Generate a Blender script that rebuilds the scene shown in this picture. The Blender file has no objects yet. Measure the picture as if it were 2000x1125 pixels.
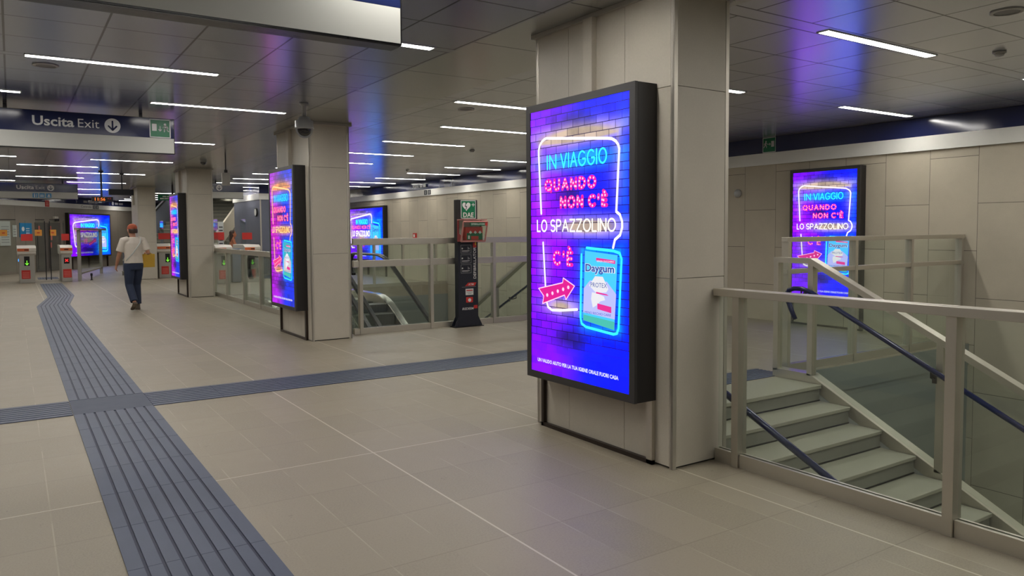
import bpy, bmesh, math, random
from math import sin, cos, pi, radians as R, sqrt, atan2
from mathutils import Vector, Matrix

SC = bpy.context.scene
COL = SC.collection
rnd = random.Random(7)

# ------------------------------------------------------------------ camera
cam_d = bpy.data.cameras.new('camera')
cam = bpy.data.objects.new('camera', cam_d)
COL.objects.link(cam)
_f, _yaw, _pit, _rol, _cy = 1476.6, -0.583868, 0.0515230, -0.00632894, 526.09
Ry = Matrix(((cos(_yaw), 0, sin(_yaw)), (0, 1, 0), (-sin(_yaw), 0, cos(_yaw))))
Rx = Matrix(((1, 0, 0), (0, cos(_pit), -sin(_pit)), (0, sin(_pit), cos(_pit))))
Rz = Matrix(((cos(_rol), -sin(_rol), 0), (sin(_rol), cos(_rol), 0), (0, 0, 1)))
K = Rz @ Rx @ Ry @ Matrix(((1, 0, 0), (0, 0, -1), (0, 1, 0)))
Mc = Matrix((K[0], -K[1], -K[2])).transposed()
cam.matrix_world = Matrix.Translation((0, 0, 1.6)) @ Mc.to_4x4()
cam_d.sensor_width = 36
cam_d.lens = _f / 2000 * 36
cam_d.shift_y = -(562.5 - _cy) / 2000
cam_d.clip_start = 0.05
cam_d.clip_end = 200
SC.camera = cam

# ------------------------------------------------------------------ world and exposure
LIGHT_POWER = 42.0       # radiance of the linear ceiling lamps
world = bpy.data.worlds.new('world')
SC.world = world
world.use_nodes = True
world.node_tree.nodes['Background'].inputs[0].default_value = (0.5, 0.5, 0.52, 1)
world.node_tree.nodes['Background'].inputs[1].default_value = 0.02
SC.view_settings.view_transform = 'Standard'
SC.view_settings.look = 'None'
SC.view_settings.exposure = 0.0
SC.view_settings.gamma = 1.0
SC.view_settings.use_curve_mapping = False
SC.cycles.max_bounces = 8
SC.cycles.transparent_max_bounces = 16
SC.cycles.sample_clamp_indirect = 6
SC.cycles.use_denoising = True
SC.cycles.caustics_reflective = False
SC.cycles.caustics_refractive = False


# ------------------------------------------------------------------ node helpers
def lin(c):
    return tuple((v / 12.92 if v <= 0.04045 else ((v + 0.055) / 1.055) ** 2.4) for v in c)


def srgb(r, g, b):
    return lin((r / 255, g / 255, b / 255)) + (1,)


class X:
    """a node socket with arithmetic"""
    def __init__(s, t, sock):
        s.t, s.s = t, sock

    def op(s, o, *a):
        n = s.t.nodes.new('ShaderNodeMath')
        n.operation = o
        for i, v in enumerate((s,) + a):
            if isinstance(v, X):
                s.t.links.new(v.s, n.inputs[i])
            else:
                n.inputs[i].default_value = v
        return X(s.t, n.outputs[0])

    def __add__(s, o): return s.op('ADD', o)
    def __sub__(s, o): return s.op('SUBTRACT', o)
    def __mul__(s, o): return s.op('MULTIPLY', o)
    def __truediv__(s, o): return s.op('DIVIDE', o)
    def floor(s): return s.op('FLOOR')
    def fract(s): return s.op('FRACT')
    def abs(s): return s.op('ABSOLUTE')
    def lt(s, o): return s.op('LESS_THAN', o)
    def gt(s, o): return s.op('GREATER_THAN', o)
    def max(s, o): return s.op('MAXIMUM', o)
    def min(s, o): return s.op('MINIMUM', o)
    def neg(s): return s * -1.0
    def exp(s): return s.op('EXPONENT')

    def step(s, a, b):
        n = s.t.nodes.new('ShaderNodeMapRange')
        n.interpolation_type = 'SMOOTHSTEP'
        s.t.links.new(s.s, n.inputs['Value'])
        n.inputs['From Min'].default_value = a
        n.inputs['From Max'].default_value = b
        return X(s.t, n.outputs[0])


def mix(t, f, a, b, kind='MIX'):
    n = t.nodes.new('ShaderNodeMix')
    n.data_type = 'RGBA'
    n.blend_type = kind
    n.clamp_factor = True
    for i, v in ((0, f), (6, a), (7, b)):
        if isinstance(v, X):
            t.links.new(v.s, n.inputs[i])
        elif i == 0:
            n.inputs[i].default_value = v
        else:
            n.inputs[i].default_value = tuple(v)[:3] + (1,)
    return X(t, n.outputs[2])


def new_mat(name):
    m = bpy.data.materials.new(name)
    m.use_nodes = True
    t = m.node_tree
    return m, t, t.nodes['Principled BSDF']


def pset(t, p, **kw):
    for k, v in kw.items():
        k = {'base': 'Base Color', 'rough': 'Roughness', 'metal': 'Metallic', 'spec': 'Specular IOR Level', 'normal': 'Normal',
             'ecol': 'Emission Color', 'estr': 'Emission Strength', 'coat': 'Coat Weight'}[k]
        if isinstance(v, X):
            t.links.new(v.s, p.inputs[k])
        else:
            p.inputs[k].default_value = v


def coords(t, kind='pos'):
    if kind == 'pos':
        s = t.nodes.new('ShaderNodeNewGeometry').outputs['Position']
    else:
        s = t.nodes.new('ShaderNodeTexCoord').outputs['Object' if kind == 'obj' else 'UV']
    n = t.nodes.new('ShaderNodeSeparateXYZ')
    t.links.new(s, n.inputs[0])
    return X(t, s), X(t, n.outputs[0]), X(t, n.outputs[1]), X(t, n.outputs[2])


def noise(t, vec, scale, detail=4, rough=0.6, stretch=None):
    if stretch:
        mp = t.nodes.new('ShaderNodeMapping')
        t.links.new(vec.s, mp.inputs[0])
        mp.inputs['Scale'].default_value = stretch
        vec = X(t, mp.outputs[0])
    n = t.nodes.new('ShaderNodeTexNoise')
    t.links.new(vec.s, n.inputs['Vector'])
    n.inputs['Scale'].default_value = scale
    n.inputs['Detail'].default_value = detail
    n.inputs['Roughness'].default_value = rough
    return X(t, n.outputs[0])


def bump(t, h, strength, dist=0.01):
    n = t.nodes.new('ShaderNodeBump')
    t.links.new(h.s, n.inputs['Height'])
    n.inputs['Strength'].default_value = strength
    n.inputs['Distance'].default_value = dist
    return X(t, n.outputs[0])


def cell(t, a, b):
    """a random number for each cell of a grid"""
    c = t.nodes.new('ShaderNodeCombineXYZ')
    t.links.new(a.s, c.inputs[0])
    t.links.new(b.s, c.inputs[1])
    n = t.nodes.new('ShaderNodeTexWhiteNoise')
    n.noise_dimensions = '2D'
    t.links.new(c.outputs[0], n.inputs['Vector'])
    return X(t, n.outputs[0])


def near(x, period, w):
    """1 within w of a multiple of period"""
    f = (x / period + 0.5).fract() - 0.5
    return (f.abs() * period).lt(w)


def simple(name, col, rough=0.5, metal=0.0, var=0.08, scale=12.0, spec=0.5, bmp=0.0, stretch=None):
    m, t, p = new_mat(name)
    v, x, y, z = coords(t, 'obj')
    nz = noise(t, v, scale, stretch=stretch)
    k = nz * (2 * var) + (1 - var)
    c = mix(t, 1.0, col, mix(t, k, (0, 0, 0), (1, 1, 1)), 'MULTIPLY')
    pset(t, p, base=c, rough=nz * 0.15 + (rough - 0.075), metal=metal, spec=spec)
    if bmp:
        pset(t, p, normal=bump(t, nz, bmp))
    return m


def emit(name, col, strength=1.0):
    m, t, p = new_mat(name)
    pset(t, p, base=(0.02, 0.02, 0.02, 1), ecol=tuple(col)[:3] + (1,), estr=strength, rough=0.4)
    return m


# ------------------------------------------------------------------ materials
M = {}


def make_materials():
    # granite slabs
    m, t, p = new_mat('granite_floor')
    v, x, y, z = coords(t)
    ax, by = (x - 2.13) / 0.333, (y - 5.06) / 0.6
    rv = cell(t, ax.floor(), by.floor())
    big = noise(t, v, 0.8, 3)
    mid = noise(t, v, 7, 4)
    fine = noise(t, v, 95, 5, 0.9)
    tone = rv * 0.13 + big * 0.18 + mid * 0.22 + fine * 1.25 + 0.08
    c = mix(t, 1.0, srgb(156, 146, 128), mix(t, tone - 0.0, (0, 0, 0), (1, 1, 1)), 'MULTIPLY')
    lines = near(x - 2.13, 0.333, 0.0035) * noise(t, v, 1.7, 2).step(0.42, 0.6)
    c = mix(t, lines * 0.5, c, srgb(185, 176, 158))
    lb = near(y - 5.06, 0.6, 0.003)
    c = mix(t, lb * 0.35, c, srgb(92, 84, 72))
    white = near(x - 2.13, 1.535, 0.006).max((y - 5.06).abs().lt(0.0055))
    c = mix(t, white * 0.8, c, srgb(205, 198, 182))
    spots = noise(t, v, 9, 1).gt(0.76) * noise(t, v, 60, 2).gt(0.55)
    c = mix(t, spots * 0.35, c, srgb(60, 54, 48))
    pset(t, p, base=c, rough=mid * 0.2 + 0.36, spec=0.45, normal=bump(t, fine, 0.05, 0.002))
    M['floor'] = m
    # ceiling tiles of brushed metal
    def ceil(name, x0, px, y0, py, strip, col, plain=False):
        m, t, p = new_mat(name)
        v, x, y, z = coords(t)
        if plain:
            j = near(y - 0.3, 1.31, 0.008)
            rv = cell(t, ((y - 0.3) / 1.31).floor(), x * 0.0)
        else:
            yy = (y - y0) / py
            yc = yy.fract() * py                       # from one lamp strip to the next
            q = (yc - strip / 2) / ((py - strip) / 3)
            instrip = yc.lt(strip / 2).max(yc.gt(py - strip / 2))
            jq = ((q + 0.5).fract() - 0.5).abs() * ((py - strip) / 3)
            jy = jq.lt(0.008)
            jx = near(x - x0, px, 0.008) * (instrip * -1.0 + 1.0)
            j = jy.max(jx)
            rv = cell(t, ((x - x0) / px).floor(), q.floor() + yy.floor() * 3.0)
        br = noise(t, v, 1.2, 3, 0.5)
        k = rv * 0.10 + br * 0.10 + 0.85
        c = mix(t, 1.0, col, mix(t, k, (0, 0, 0), (1, 1, 1)), 'MULTIPLY')
        c = mix(t, j * 0.95, c, (0.012, 0.012, 0.013, 1))
        pset(t, p, base=c, metal=0.75, rough=br * 0.06 + 0.19 + rv * 0.04, normal=bump(t, noise(t, v, 0.9, 1), 0.06, 0.03))
        return m
    g = srgb(168, 172, 185)
    M['ceil_left'] = ceil('ceiling_tiles_walkway', 0.0, 0.655, 5.92, 2.11, 0.12, g)
    M['ceil_right'] = ceil('ceiling_tiles_hall', 4.55, 0.65, 3.74, 2.16, 0.17, srgb(200, 203, 212))
    M['ceil_mid'] = ceil('ceiling_panels_between_pillars', 0, 1, 0, 1, 0, srgb(194, 195, 194), True)
    # stone wall panels, staggered upright
    m, t, p = new_mat('stone_wall_panels')
    v, x, y, z = coords(t)
    cy = (y - 5.12) / 0.655
    st = ((cy.floor() / 2.0).fract().gt(0.25))
    zz = (z - 1.28 + st * 0.65) / 1.3
    j = near(y - 5.12, 0.655, 0.003).max(((zz + 0.5).fract() - 0.5).abs().lt(0.0028))
    rv = cell(t, cy.floor(), zz.floor())
    mo = noise(t, v, 2.2, 6, 0.65)
    fi = noise(t, v, 90, 3)
    k = rv * 0.10 + mo * 0.26 + fi * 0.12 + 0.70
    c = mix(t, 1.0, srgb(198, 188, 168), mix(t, k, (0, 0, 0), (1, 1, 1)), 'MULTIPLY')
    c = mix(t, j * 0.8, c, srgb(50, 45, 40))
    pset(t, p, base=c, rough=0.5, spec=0.35)
    M['wall'] = m
    m, t, p = new_mat('stone_cladding')
    v, x, y, z = coords(t)
    mo = noise(t, v, 2.0, 6, 0.65)
    k = mo * 0.22 + noise(t, v, 80, 3) * 0.12 + 0.76
    c = mix(t, 1.0, srgb(204, 196, 181), mix(t, k, (0, 0, 0), (1, 1, 1)), 'MULTIPLY')
    pset(t, p, base=c, rough=0.45, spec=0.4)
    M['clad'] = m
    m, t, p = new_mat('dark_wall_panels')
    v, x, y, z = coords(t)
    d = x * 0.551 + y * 0.834
    j = near(d, 1.3, 0.006)
    k = noise(t, v, 1.4, 5) * 0.3 + 0.72
    c = mix(t, 1.0, srgb(146, 137, 125), mix(t, k, (0, 0, 0), (1, 1, 1)), 'MULTIPLY')
    pset(t, p, base=mix(t, j * 0.7, c, srgb(30, 28, 26)), rough=0.4)
    M['dwall'] = m
    # glossy fascia: navy and off white, slightly wavy
    for key, col, ro in (('navy', srgb(34, 41, 82), 0.14), ('fascia_white', srgb(232, 230, 222), 0.25)):
        m, t, p = new_mat('fascia_' + key)
        v, x, y, z = coords(t)
        w = noise(t, v, 1.1, 2, 0.5, (1, 1, 0.6))
        k = noise(t, v, 14, 3) * 0.1 + 0.95
        c = mix(t, 1.0, col, mix(t, k, (0, 0, 0), (1, 1, 1)), 'MULTIPLY')
        pset(t, p, base=c, rough=ro, spec=0.6, normal=bump(t, w, 0.35, 0.06))
        M[key] = m
    M['sign_navy'] = simple('sign_navy_enamel', srgb(30, 38, 78), 0.15, 0, 0.05)
    M['sign_white'] = simple('sign_white_panel', srgb(194, 194, 188), 0.5, 0, 0.02, 4, spec=0.3)
    M['sign_text'] = simple('sign_lettering_white', srgb(225, 225, 225), 0.4, 0, 0.02)
    M['sign_dark'] = simple('sign_dark_edge', srgb(20, 20, 22), 0.3, 0.2, 0.05)
    M['sign_under'] = simple('sign_underside_metal', srgb(70, 69, 68), 0.3, 0.8, 0.1, 4, stretch=(1, 20, 1))
    M['green'] = simple('sign_green', srgb(12, 112, 72), 0.35, 0, 0.04)
    M['sky_blue'] = simple('sign_light_blue', srgb(30, 130, 185), 0.35, 0, 0.05)
    M['steel'] = simple('satin_stainless_steel', srgb(200, 194, 182), 0.4, 0.85, 0.05, 30)
    M['steel_bright'] = simple('polished_stainless_steel', srgb(205, 202, 194), 0.2, 1.0, 0.06, 20, stretch=(1, 8, 1))
    M['strip'] = simple('stainless_corner_strip', srgb(200, 194, 182), 0.42, 0.7, 0.03, 20)
    M['black'] = simple('black_painted_metal', srgb(44, 42, 42), 0.42, 0.3, 0.1, 18)
    M['black_bezel'] = simple('dark_grey_bezel', srgb(62, 60, 60), 0.42, 0.3, 0.06, 18)
    M['bronze'] = simple('dark_bronze_frame', srgb(58, 48, 42), 0.4, 0.5, 0.1, 20)
    M['rubber'] = simple('black_rubber_handrail', srgb(22, 22, 24), 0.3, 0, 0.1, 20)
    M['navy_tube'] = simple('navy_painted_tube', srgb(20, 28, 72), 0.22, 0.1, 0.08, 20)
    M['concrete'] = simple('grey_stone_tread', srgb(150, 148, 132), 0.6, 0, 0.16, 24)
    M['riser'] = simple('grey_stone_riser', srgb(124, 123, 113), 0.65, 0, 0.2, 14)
    M['pit'] = simple('dark_stairwell_panels', srgb(128, 132, 128), 0.5, 0, 0.12, 3)
    M['pit_dark'] = simple('stairwell_floor', srgb(110, 112, 110), 0.6, 0, 0.15, 3)
    M['door_grey'] = simple('dark_grey_door', srgb(98, 92, 86), 0.45, 0.0, 0.06, 6)
    M['plaster'] = simple('grey_plaster', srgb(150, 146, 140), 0.7, 0, 0.06, 5)
    M['slate'] = simple('slate_blue_panels', srgb(110, 114, 128), 0.35, 0.2, 0.08, 3)
    M['cream'] = simple('cream_balustrade', srgb(206, 198, 178), 0.5, 0, 0.05, 5)
    M['grey_panel'] = simple('grey_equipment_shell', srgb(172, 168, 160), 0.4, 0.1, 0.06, 8)
    M['light_panel'] = simple('off_white_shell', srgb(222, 216, 206), 0.35, 0, 0.04, 8)
    M['orange'] = simple('orange_plastic', srgb(226, 112, 62), 0.35, 0, 0.06, 8)
    M['amber'] = simple('amber_sticker', srgb(222, 150, 60), 0.45, 0, 0.06, 8)
    M['red'] = simple('red_sticker', srgb(204, 50, 44), 0.4, 0, 0.06, 8)
    M['pale_red'] = simple('pale_red_print', srgb(226, 120, 110), 0.5, 0, 0.05, 8)
    M['cab_pink'] = simple('dusty_pink_frame', srgb(206, 142, 134), 0.4, 0, 0.05, 8)
    M['cab_red'] = simple('deep_red_shell', srgb(150, 44, 46), 0.4, 0, 0.05, 8)
    M['charcoal'] = simple('charcoal_navy_totem', srgb(40, 42, 52), 0.35, 0.2, 0.08, 8)
    M['glyph'] = simple('white_print', srgb(228, 226, 222), 0.5, 0, 0.03, 8)
    M['glyph_grey'] = simple('grey_print', srgb(150, 150, 150), 0.5, 0, 0.05, 8)
    M['yellow'] = simple('yellow_print', srgb(226, 184, 60), 0.5, 0, 0.06, 8)
    M['paper'] = simple('paper', srgb(198, 200, 196), 0.6, 0, 0.05, 6)
    M['dark_print'] = simple('dark_print', srgb(50, 50, 54), 0.6, 0, 0.05, 8)
    M['bin_blue'] = simple('blue_grey_shell', srgb(96, 112, 136), 0.4, 0.1, 0.06, 8)
    M['cam_shell'] = simple('camera_grey_shell', srgb(176, 176, 174), 0.35, 0, 0.04, 8)
    M['speaker'] = simple('perforated_grille', srgb(140, 138, 136), 0.5, 0.4, 0.2, 300)
    M['detector'] = simple('white_detector_shell', srgb(190, 188, 184), 0.4, 0, 0.04, 8)
    # tactile paving (grooves are geometry)
    m, t, p = new_mat('blue_tactile_paving')
    v, x, y, z = coords(t)
    k = noise(t, v, 2.2, 4) * 0.3 + noise(t, v, 180, 2) * 0.16 + 0.72
    c = mix(t, 1.0, srgb(82, 90, 110), mix(t, k, (0, 0, 0), (1, 1, 1)), 'MULTIPLY')
    pset(t, p, base=c, rough=0.5, spec=0.45)
    M['tactile'] = m
    M['tactile_groove'] = simple('tactile_groove', srgb(42, 48, 72), 0.6, 0, 0.15, 20)
    M['tactile_plain'] = simple('tactile_plain_slab', srgb(70, 77, 96), 0.6, 0, 0.12, 8)
    # escalator
    m, t, p = new_mat('escalator_step')
    v, x, y, z = coords(t, 'obj')
    rib = near(x, 0.02, 0.004)
    c = mix(t, rib, srgb(120, 120, 116), srgb(50, 50, 50))
    pset(t, p, base=c, rough=0.45, metal=0.6)
    M['esc_step'] = m
    # glass: clear with a green tint, mirror-like at a slant
    m, t, p = new_mat('green_tinted_glass')
    t.nodes.remove(p)
    tr = t.nodes.new('ShaderNodeBsdfTransparent')
    tr.inputs[0].default_value = (0.945, 0.975, 0.955, 1)
    gl = t.nodes.new('ShaderNodeBsdfGlossy')
    gl.inputs['Roughness'].default_value = 0.03
    gl.inputs[0].default_value = (0.9, 0.95, 0.92, 1)
    fr = t.nodes.new('ShaderNodeFresnel')
    bf = X(t, t.nodes.new('ShaderNodeNewGeometry').outputs['Backfacing'])
    t.links.new((bf * (1 / 1.45 - 1.45) + 1.45).s, fr.inputs[0])     # the same reflection on both faces of a pane
    mx = t.nodes.new('ShaderNodeMixShader')
    t.links.new(fr.outputs[0], mx.inputs[0])
    t.links.new(tr.outputs[0], mx.inputs[1])
    t.links.new(gl.outputs[0], mx.inputs[2])
    t.links.new(mx.outputs[0], t.nodes['Material Output'].inputs[0])
    M['glass'] = m
    m, t, p = new_mat('smoked_dome')
    pset(t, p, base=(0.01, 0.01, 0.012, 1), rough=0.05, spec=0.6, coat=0.5)
    M['dome'] = m
    M['lamp'] = emit('lamp_diffuser', (1.0, 0.97, 0.91), LIGHT_POWER)
    M['clock_led'] = emit('amber_led', (1.0, 0.22, 0.02), 1.2)
    M['led_green'] = emit('green_led', (0.25, 1.0, 0.05), 1.0)
    M['led_red'] = emit('red_led', (1.0, 0.03, 0.03), 1.2)
    M['led_blue'] = emit('blue_led', (0.05, 0.35, 1.0), 1.5)
    # skin, hair and cloth
    M['skin'] = simple('skin', srgb(196, 142, 116), 0.5, 0, 0.06, 10)
    M['skin_tan'] = simple('skin_tan', srgb(190, 120, 88), 0.5, 0, 0.06, 10)
    M['hair'] = simple('brown_hair', srgb(56, 36, 26), 0.5, 0, 0.2, 60)
    M['tee'] = simple('white_cotton', srgb(214, 204, 192), 0.8, 0, 0.06, 12, bmp=0.1)
    M['jeans'] = simple('dark_navy_denim', srgb(40, 50, 74), 0.8, 0, 0.15, 40, bmp=0.1)
    M['cap'] = simple('rust_red_cotton', srgb(172, 86, 60), 0.8, 0, 0.08, 20)
    M['shoe'] = simple('grey_brown_shoe', srgb(98, 86, 74), 0.7, 0, 0.1, 20)
    M['bag'] = simple('yellow_shopping_bag', srgb(222, 178, 62), 0.5, 0, 0.06, 6)
    M['olive'] = simple('olive_cotton', srgb(120, 106, 78), 0.8, 0, 0.08, 20)


make_materials()


# ------------------------------------------------------------------ mesh builder
class MB:
    def __init__(s):
        s.v, s.f, s.m, s.uv = [], [], [], {}

    def quad(s, pts, mi=0):
        b = len(s.v)
        s.v += [tuple(p) for p in pts]
        s.f.append(tuple(range(b, b + len(pts))))
        s.m.append(mi)
        return s

    def box(s, x0, y0, z0, x1, y1, z1, mi=0):
        x0, x1 = min(x0, x1), max(x0, x1)
        y0, y1 = min(y0, y1), max(y0, y1)
        z0, z1 = min(z0, z1), max(z0, z1)
        b = len(s.v)
        s.v += [(x0, y0, z0), (x1, y0, z0), (x1, y1, z0), (x0, y1, z0), (x0, y0, z1), (x1, y0, z1), (x1, y1, z1), (x0, y1, z1)]
        for q in ((0, 3, 2, 1), (4, 5, 6, 7), (0, 1, 5, 4), (1, 2, 6, 5), (2, 3, 7, 6), (3, 0, 4, 7)):
            s.f.append(tuple(b + i for i in q))
            s.m.append(mi)
        return s

    def prism(s, poly, axis, a, c, mi=0):
        """extrude a 2D outline along x, y or z"""
        def p3(p, w):
            return (w, p[0], p[1]) if axis == 'x' else (p[0], w, p[1]) if axis == 'y' else (p[0], p[1], w)
        b, n = len(s.v), len(poly)
        s.v += [p3(p, a) for p in poly] + [p3(p, c) for p in poly]
        s.f += [tuple(b + i for i in range(n)), tuple(b + n + i for i in reversed(range(n)))]
        s.m += [mi, mi]
        for i in range(n):
            j = (i + 1) % n
            s.f.append((b + i, b + n + i, b + n + j, b + j))
            s.m.append(mi)
        return s

    def sweep(s, path, prof, mi=0, up=Vector((0, 0, 1)), closed=True):
        """sweep a 2D profile (right, up) along a polyline"""
        P = [Vector(p) for p in path]
        b, n = len(s.v), len(prof)
        for i, p in enumerate(P):
            d0 = (P[i] - P[i - 1]).normalized() if i else (P[1] - P[0]).normalized()
            d1 = (P[i + 1] - P[i]).normalized() if i < len(P) - 1 else d0
            d = (d0 + d1).normalized()
            if abs(d.dot(up)) > 0.999:
                d_r = d.cross(Vector((0, 1, 0))).normalized()
            else:
                d_r = d.cross(up).normalized()
            u = d_r.cross(d).normalized()
            k = 1 / max(0.35, d.dot(d1))
            for a, c in prof:
                s.v.append(tuple(p + d_r * a + u * c * k))
        for i in range(len(P) - 1):
            for j in range(n):
                j2 = (j + 1) % n
                s.f.append((b + i * n + j, b + i * n + j2, b + (i + 1) * n + j2, b + (i + 1) * n + j))
                s.m.append(mi)
        s.f += [tuple(b + j for j in reversed(range(n))), tuple(b + (len(P) - 1) * n + j for j in range(n))]
        s.m += [mi, mi]
        return s

    def tube(s, path, r, n=10, mi=0):
        return s.sweep(path, [(r * cos(2 * pi * i / n), r * sin(2 * pi * i / n)) for i in range(n)], mi)

    def lathe(s, prof, c=(0, 0, 0), n=24, mi=0):
        """revolve (radius, z) about the z axis"""
        b, k = len(s.v), len(prof)
        for i in range(n):
            a = 2 * pi * i / n
            for r, z in prof:
                s.v.append((c[0] + r * cos(a), c[1] + r * sin(a), c[2] + z))
        for i in range(n):
            i2 = (i + 1) % n
            for j in range(k - 1):
                s.f.append((b + i * k + j, b + i2 * k + j, b + i2 * k + j + 1, b + i * k + j + 1))
                s.m.append(mi)
        return s

    def loft(s, rings, mi=0):
        """rings of equally many points, capped"""
        b, n = len(s.v), len(rings[0])
        for r in rings:
            s.v += [tuple(p) for p in r]
        for i in range(len(rings) - 1):
            for j in range(n):
                j2 = (j + 1) % n
                s.f.append((b + i * n + j, b + i * n + j2, b + (i + 1) * n + j2, b + (i + 1) * n + j))
                s.m.append(mi)
        s.f += [tuple(b + j for j in reversed(range(n))), tuple(b + (len(rings) - 1) * n + j for j in range(n))]
        s.m += [mi, mi]
        return s

    def mesh(s, name, mats, smooth=False):
        me = bpy.data.meshes.new(name)
        me.from_pydata(s.v, [], s.f)
        for m in (mats if isinstance(mats, (list, tuple)) else [mats]):
            me.materials.append(m if not isinstance(m, str) else M[m])
        me.polygons.foreach_set('material_index', s.m)
        if s.uv:
            l = me.uv_layers.new(name='UVMap')
            for i, lp in enumerate(me.loops):
                l.data[i].uv = s.uv.get(lp.vertex_index, (0, 0))
        bm = bmesh.new()
        bm.from_mesh(me)
        bmesh.ops.recalc_face_normals(bm, faces=bm.faces)
        bm.to_mesh(me)
        bm.free()
        if smooth:
            me.polygons.foreach_set('use_smooth', [True] * len(me.polygons))
        me.update()
        return me

    def build(s, name, mats, parent=None, smooth=False, bevel=0.0, loc=None, rot=None):
        o = bpy.data.objects.new(name, s.mesh(name, mats, smooth))
        COL.objects.link(o)
        if parent is not None:
            o.parent = parent
        if loc:
            o.location = loc
        if rot:
            o.rotation_euler = rot
        if bevel:
            b = o.modifiers.new('bevel', 'BEVEL')
            b.width = bevel
            b.segments = 2
            b.limit_method = 'ANGLE'
        return o


def tag(o, label, cat, group=None):
    o['label'] = label
    o['category'] = cat
    if group:
        o['group'] = group
    return o


def thing(name, label, cat, loc=(0, 0, 0), rz=0.0, group=None):
    o = bpy.data.objects.new(name, None)
    o.empty_display_size = 0.1
    COL.objects.link(o)
    o.location = loc
    o.rotation_euler = (0, 0, rz)
    return tag(o, label, cat, group)


def struct(o):
    o['kind'] = 'structure'
    return o


def kids(o):
    return [c for c in ALL() if c.parent is o]


def ALL():
    return list(COL.objects)


def dup(root, loc, rz, label, group=None):
    r = root.copy()
    COL.objects.link(r)
    r.location = loc
    r.rotation_euler = (0, 0, rz)
    r['label'] = label
    if group:
        r['group'] = group
    for ch in list(root.children):
        c = ch.copy()
        COL.objects.link(c)
        c.parent = r
        for gch in list(ch.children):
            d = gch.copy()
            COL.objects.link(d)
            d.parent = c
    return r


def text_into(mb, s, x, z, h, y=0.0, width=None, bold=0.0, mi=0, center=False, slant=0.0):
    """flat lettering in the x z plane at depth y; (x, z) is the left end of the base line"""
    c = bpy.data.curves.new('t', 'FONT')
    c.body = s
    c.size = 1.0
    c.offset = bold
    c.resolution_u = 3
    o = bpy.data.objects.new('t', c)
    COL.objects.link(o)
    dg = bpy.context.evaluated_depsgraph_get()
    me = bpy.data.meshes.new_from_object(o.evaluated_get(dg))
    xs = [v.co.x for v in me.vertices]
    k = h / 0.70
    x0, x1 = min(xs), max(xs)
    kx = k if width is None else width / (x1 - x0)
    ox = x - x0 * kx - ((x1 - x0) * kx / 2 if center else 0)
    b = len(mb.v)
    mb.v += [(ox + v.co.x * kx + slant * v.co.y * k, y, z + v.co.y * k) for v in me.vertices]
    for p in me.polygons:
        mb.f.append(tuple(b + i for i in p.vertices))
        mb.m.append(mi)
    bpy.data.objects.remove(o)
    bpy.data.curves.remove(c)
    bpy.data.meshes.remove(me)
    return mb


def ribbon(mb, pts, w, y, mi=0, n=8):
    """a flat stroke with round joints in the x z plane"""
    for i in range(len(pts) - 1):
        (x0, z0), (x1, z1) = pts[i], pts[i + 1]
        l = sqrt((x1 - x0) ** 2 + (z1 - z0) ** 2) or 1e-6
        nx, nz = -(z1 - z0) / l * w / 2, (x1 - x0) / l * w / 2
        mb.quad([(x0 + nx, y, z0 + nz), (x0 - nx, y, z0 - nz), (x1 - nx, y, z1 - nz), (x1 + nx, y, z1 + nz)], mi)
    for x, z in pts:
        mb.quad([(x + w / 2 * cos(2 * pi * i / n), y, z + w / 2 * sin(2 * pi * i / n)) for i in range(n)], mi)
    return mb


def disc(mb, x, z, r, y, mi=0, n=16):
    return mb.quad([(x + r * cos(2 * pi * i / n), y, z + r * sin(2 * pi * i / n)) for i in range(n)], mi)


# ================================================================== THE SETTING
ZC = 3.18                                    # ceiling height
DX, DY = 0.551, 0.8345                       # the direction in which the far end of the station is turned
AD = atan2(DY, DX)
O1 = (4.1, -3.0, 11.0, 5.2)                  # near stairwell in the floor: x0, y0, x1, y1
O2a = (4.36, 11.15, 7.2, 16.9)               # escalator opening
O2b = (7.2, 11.15, 11.0, 20.2)               # far stairwell
PIT = -3.4


def DW(d, lat, z=0.0):
    """a point of the turned far end: distance along it, sideways, height"""
    return Vector((DX * d + DY * lat, DY * d - DX * lat, z))


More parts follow.
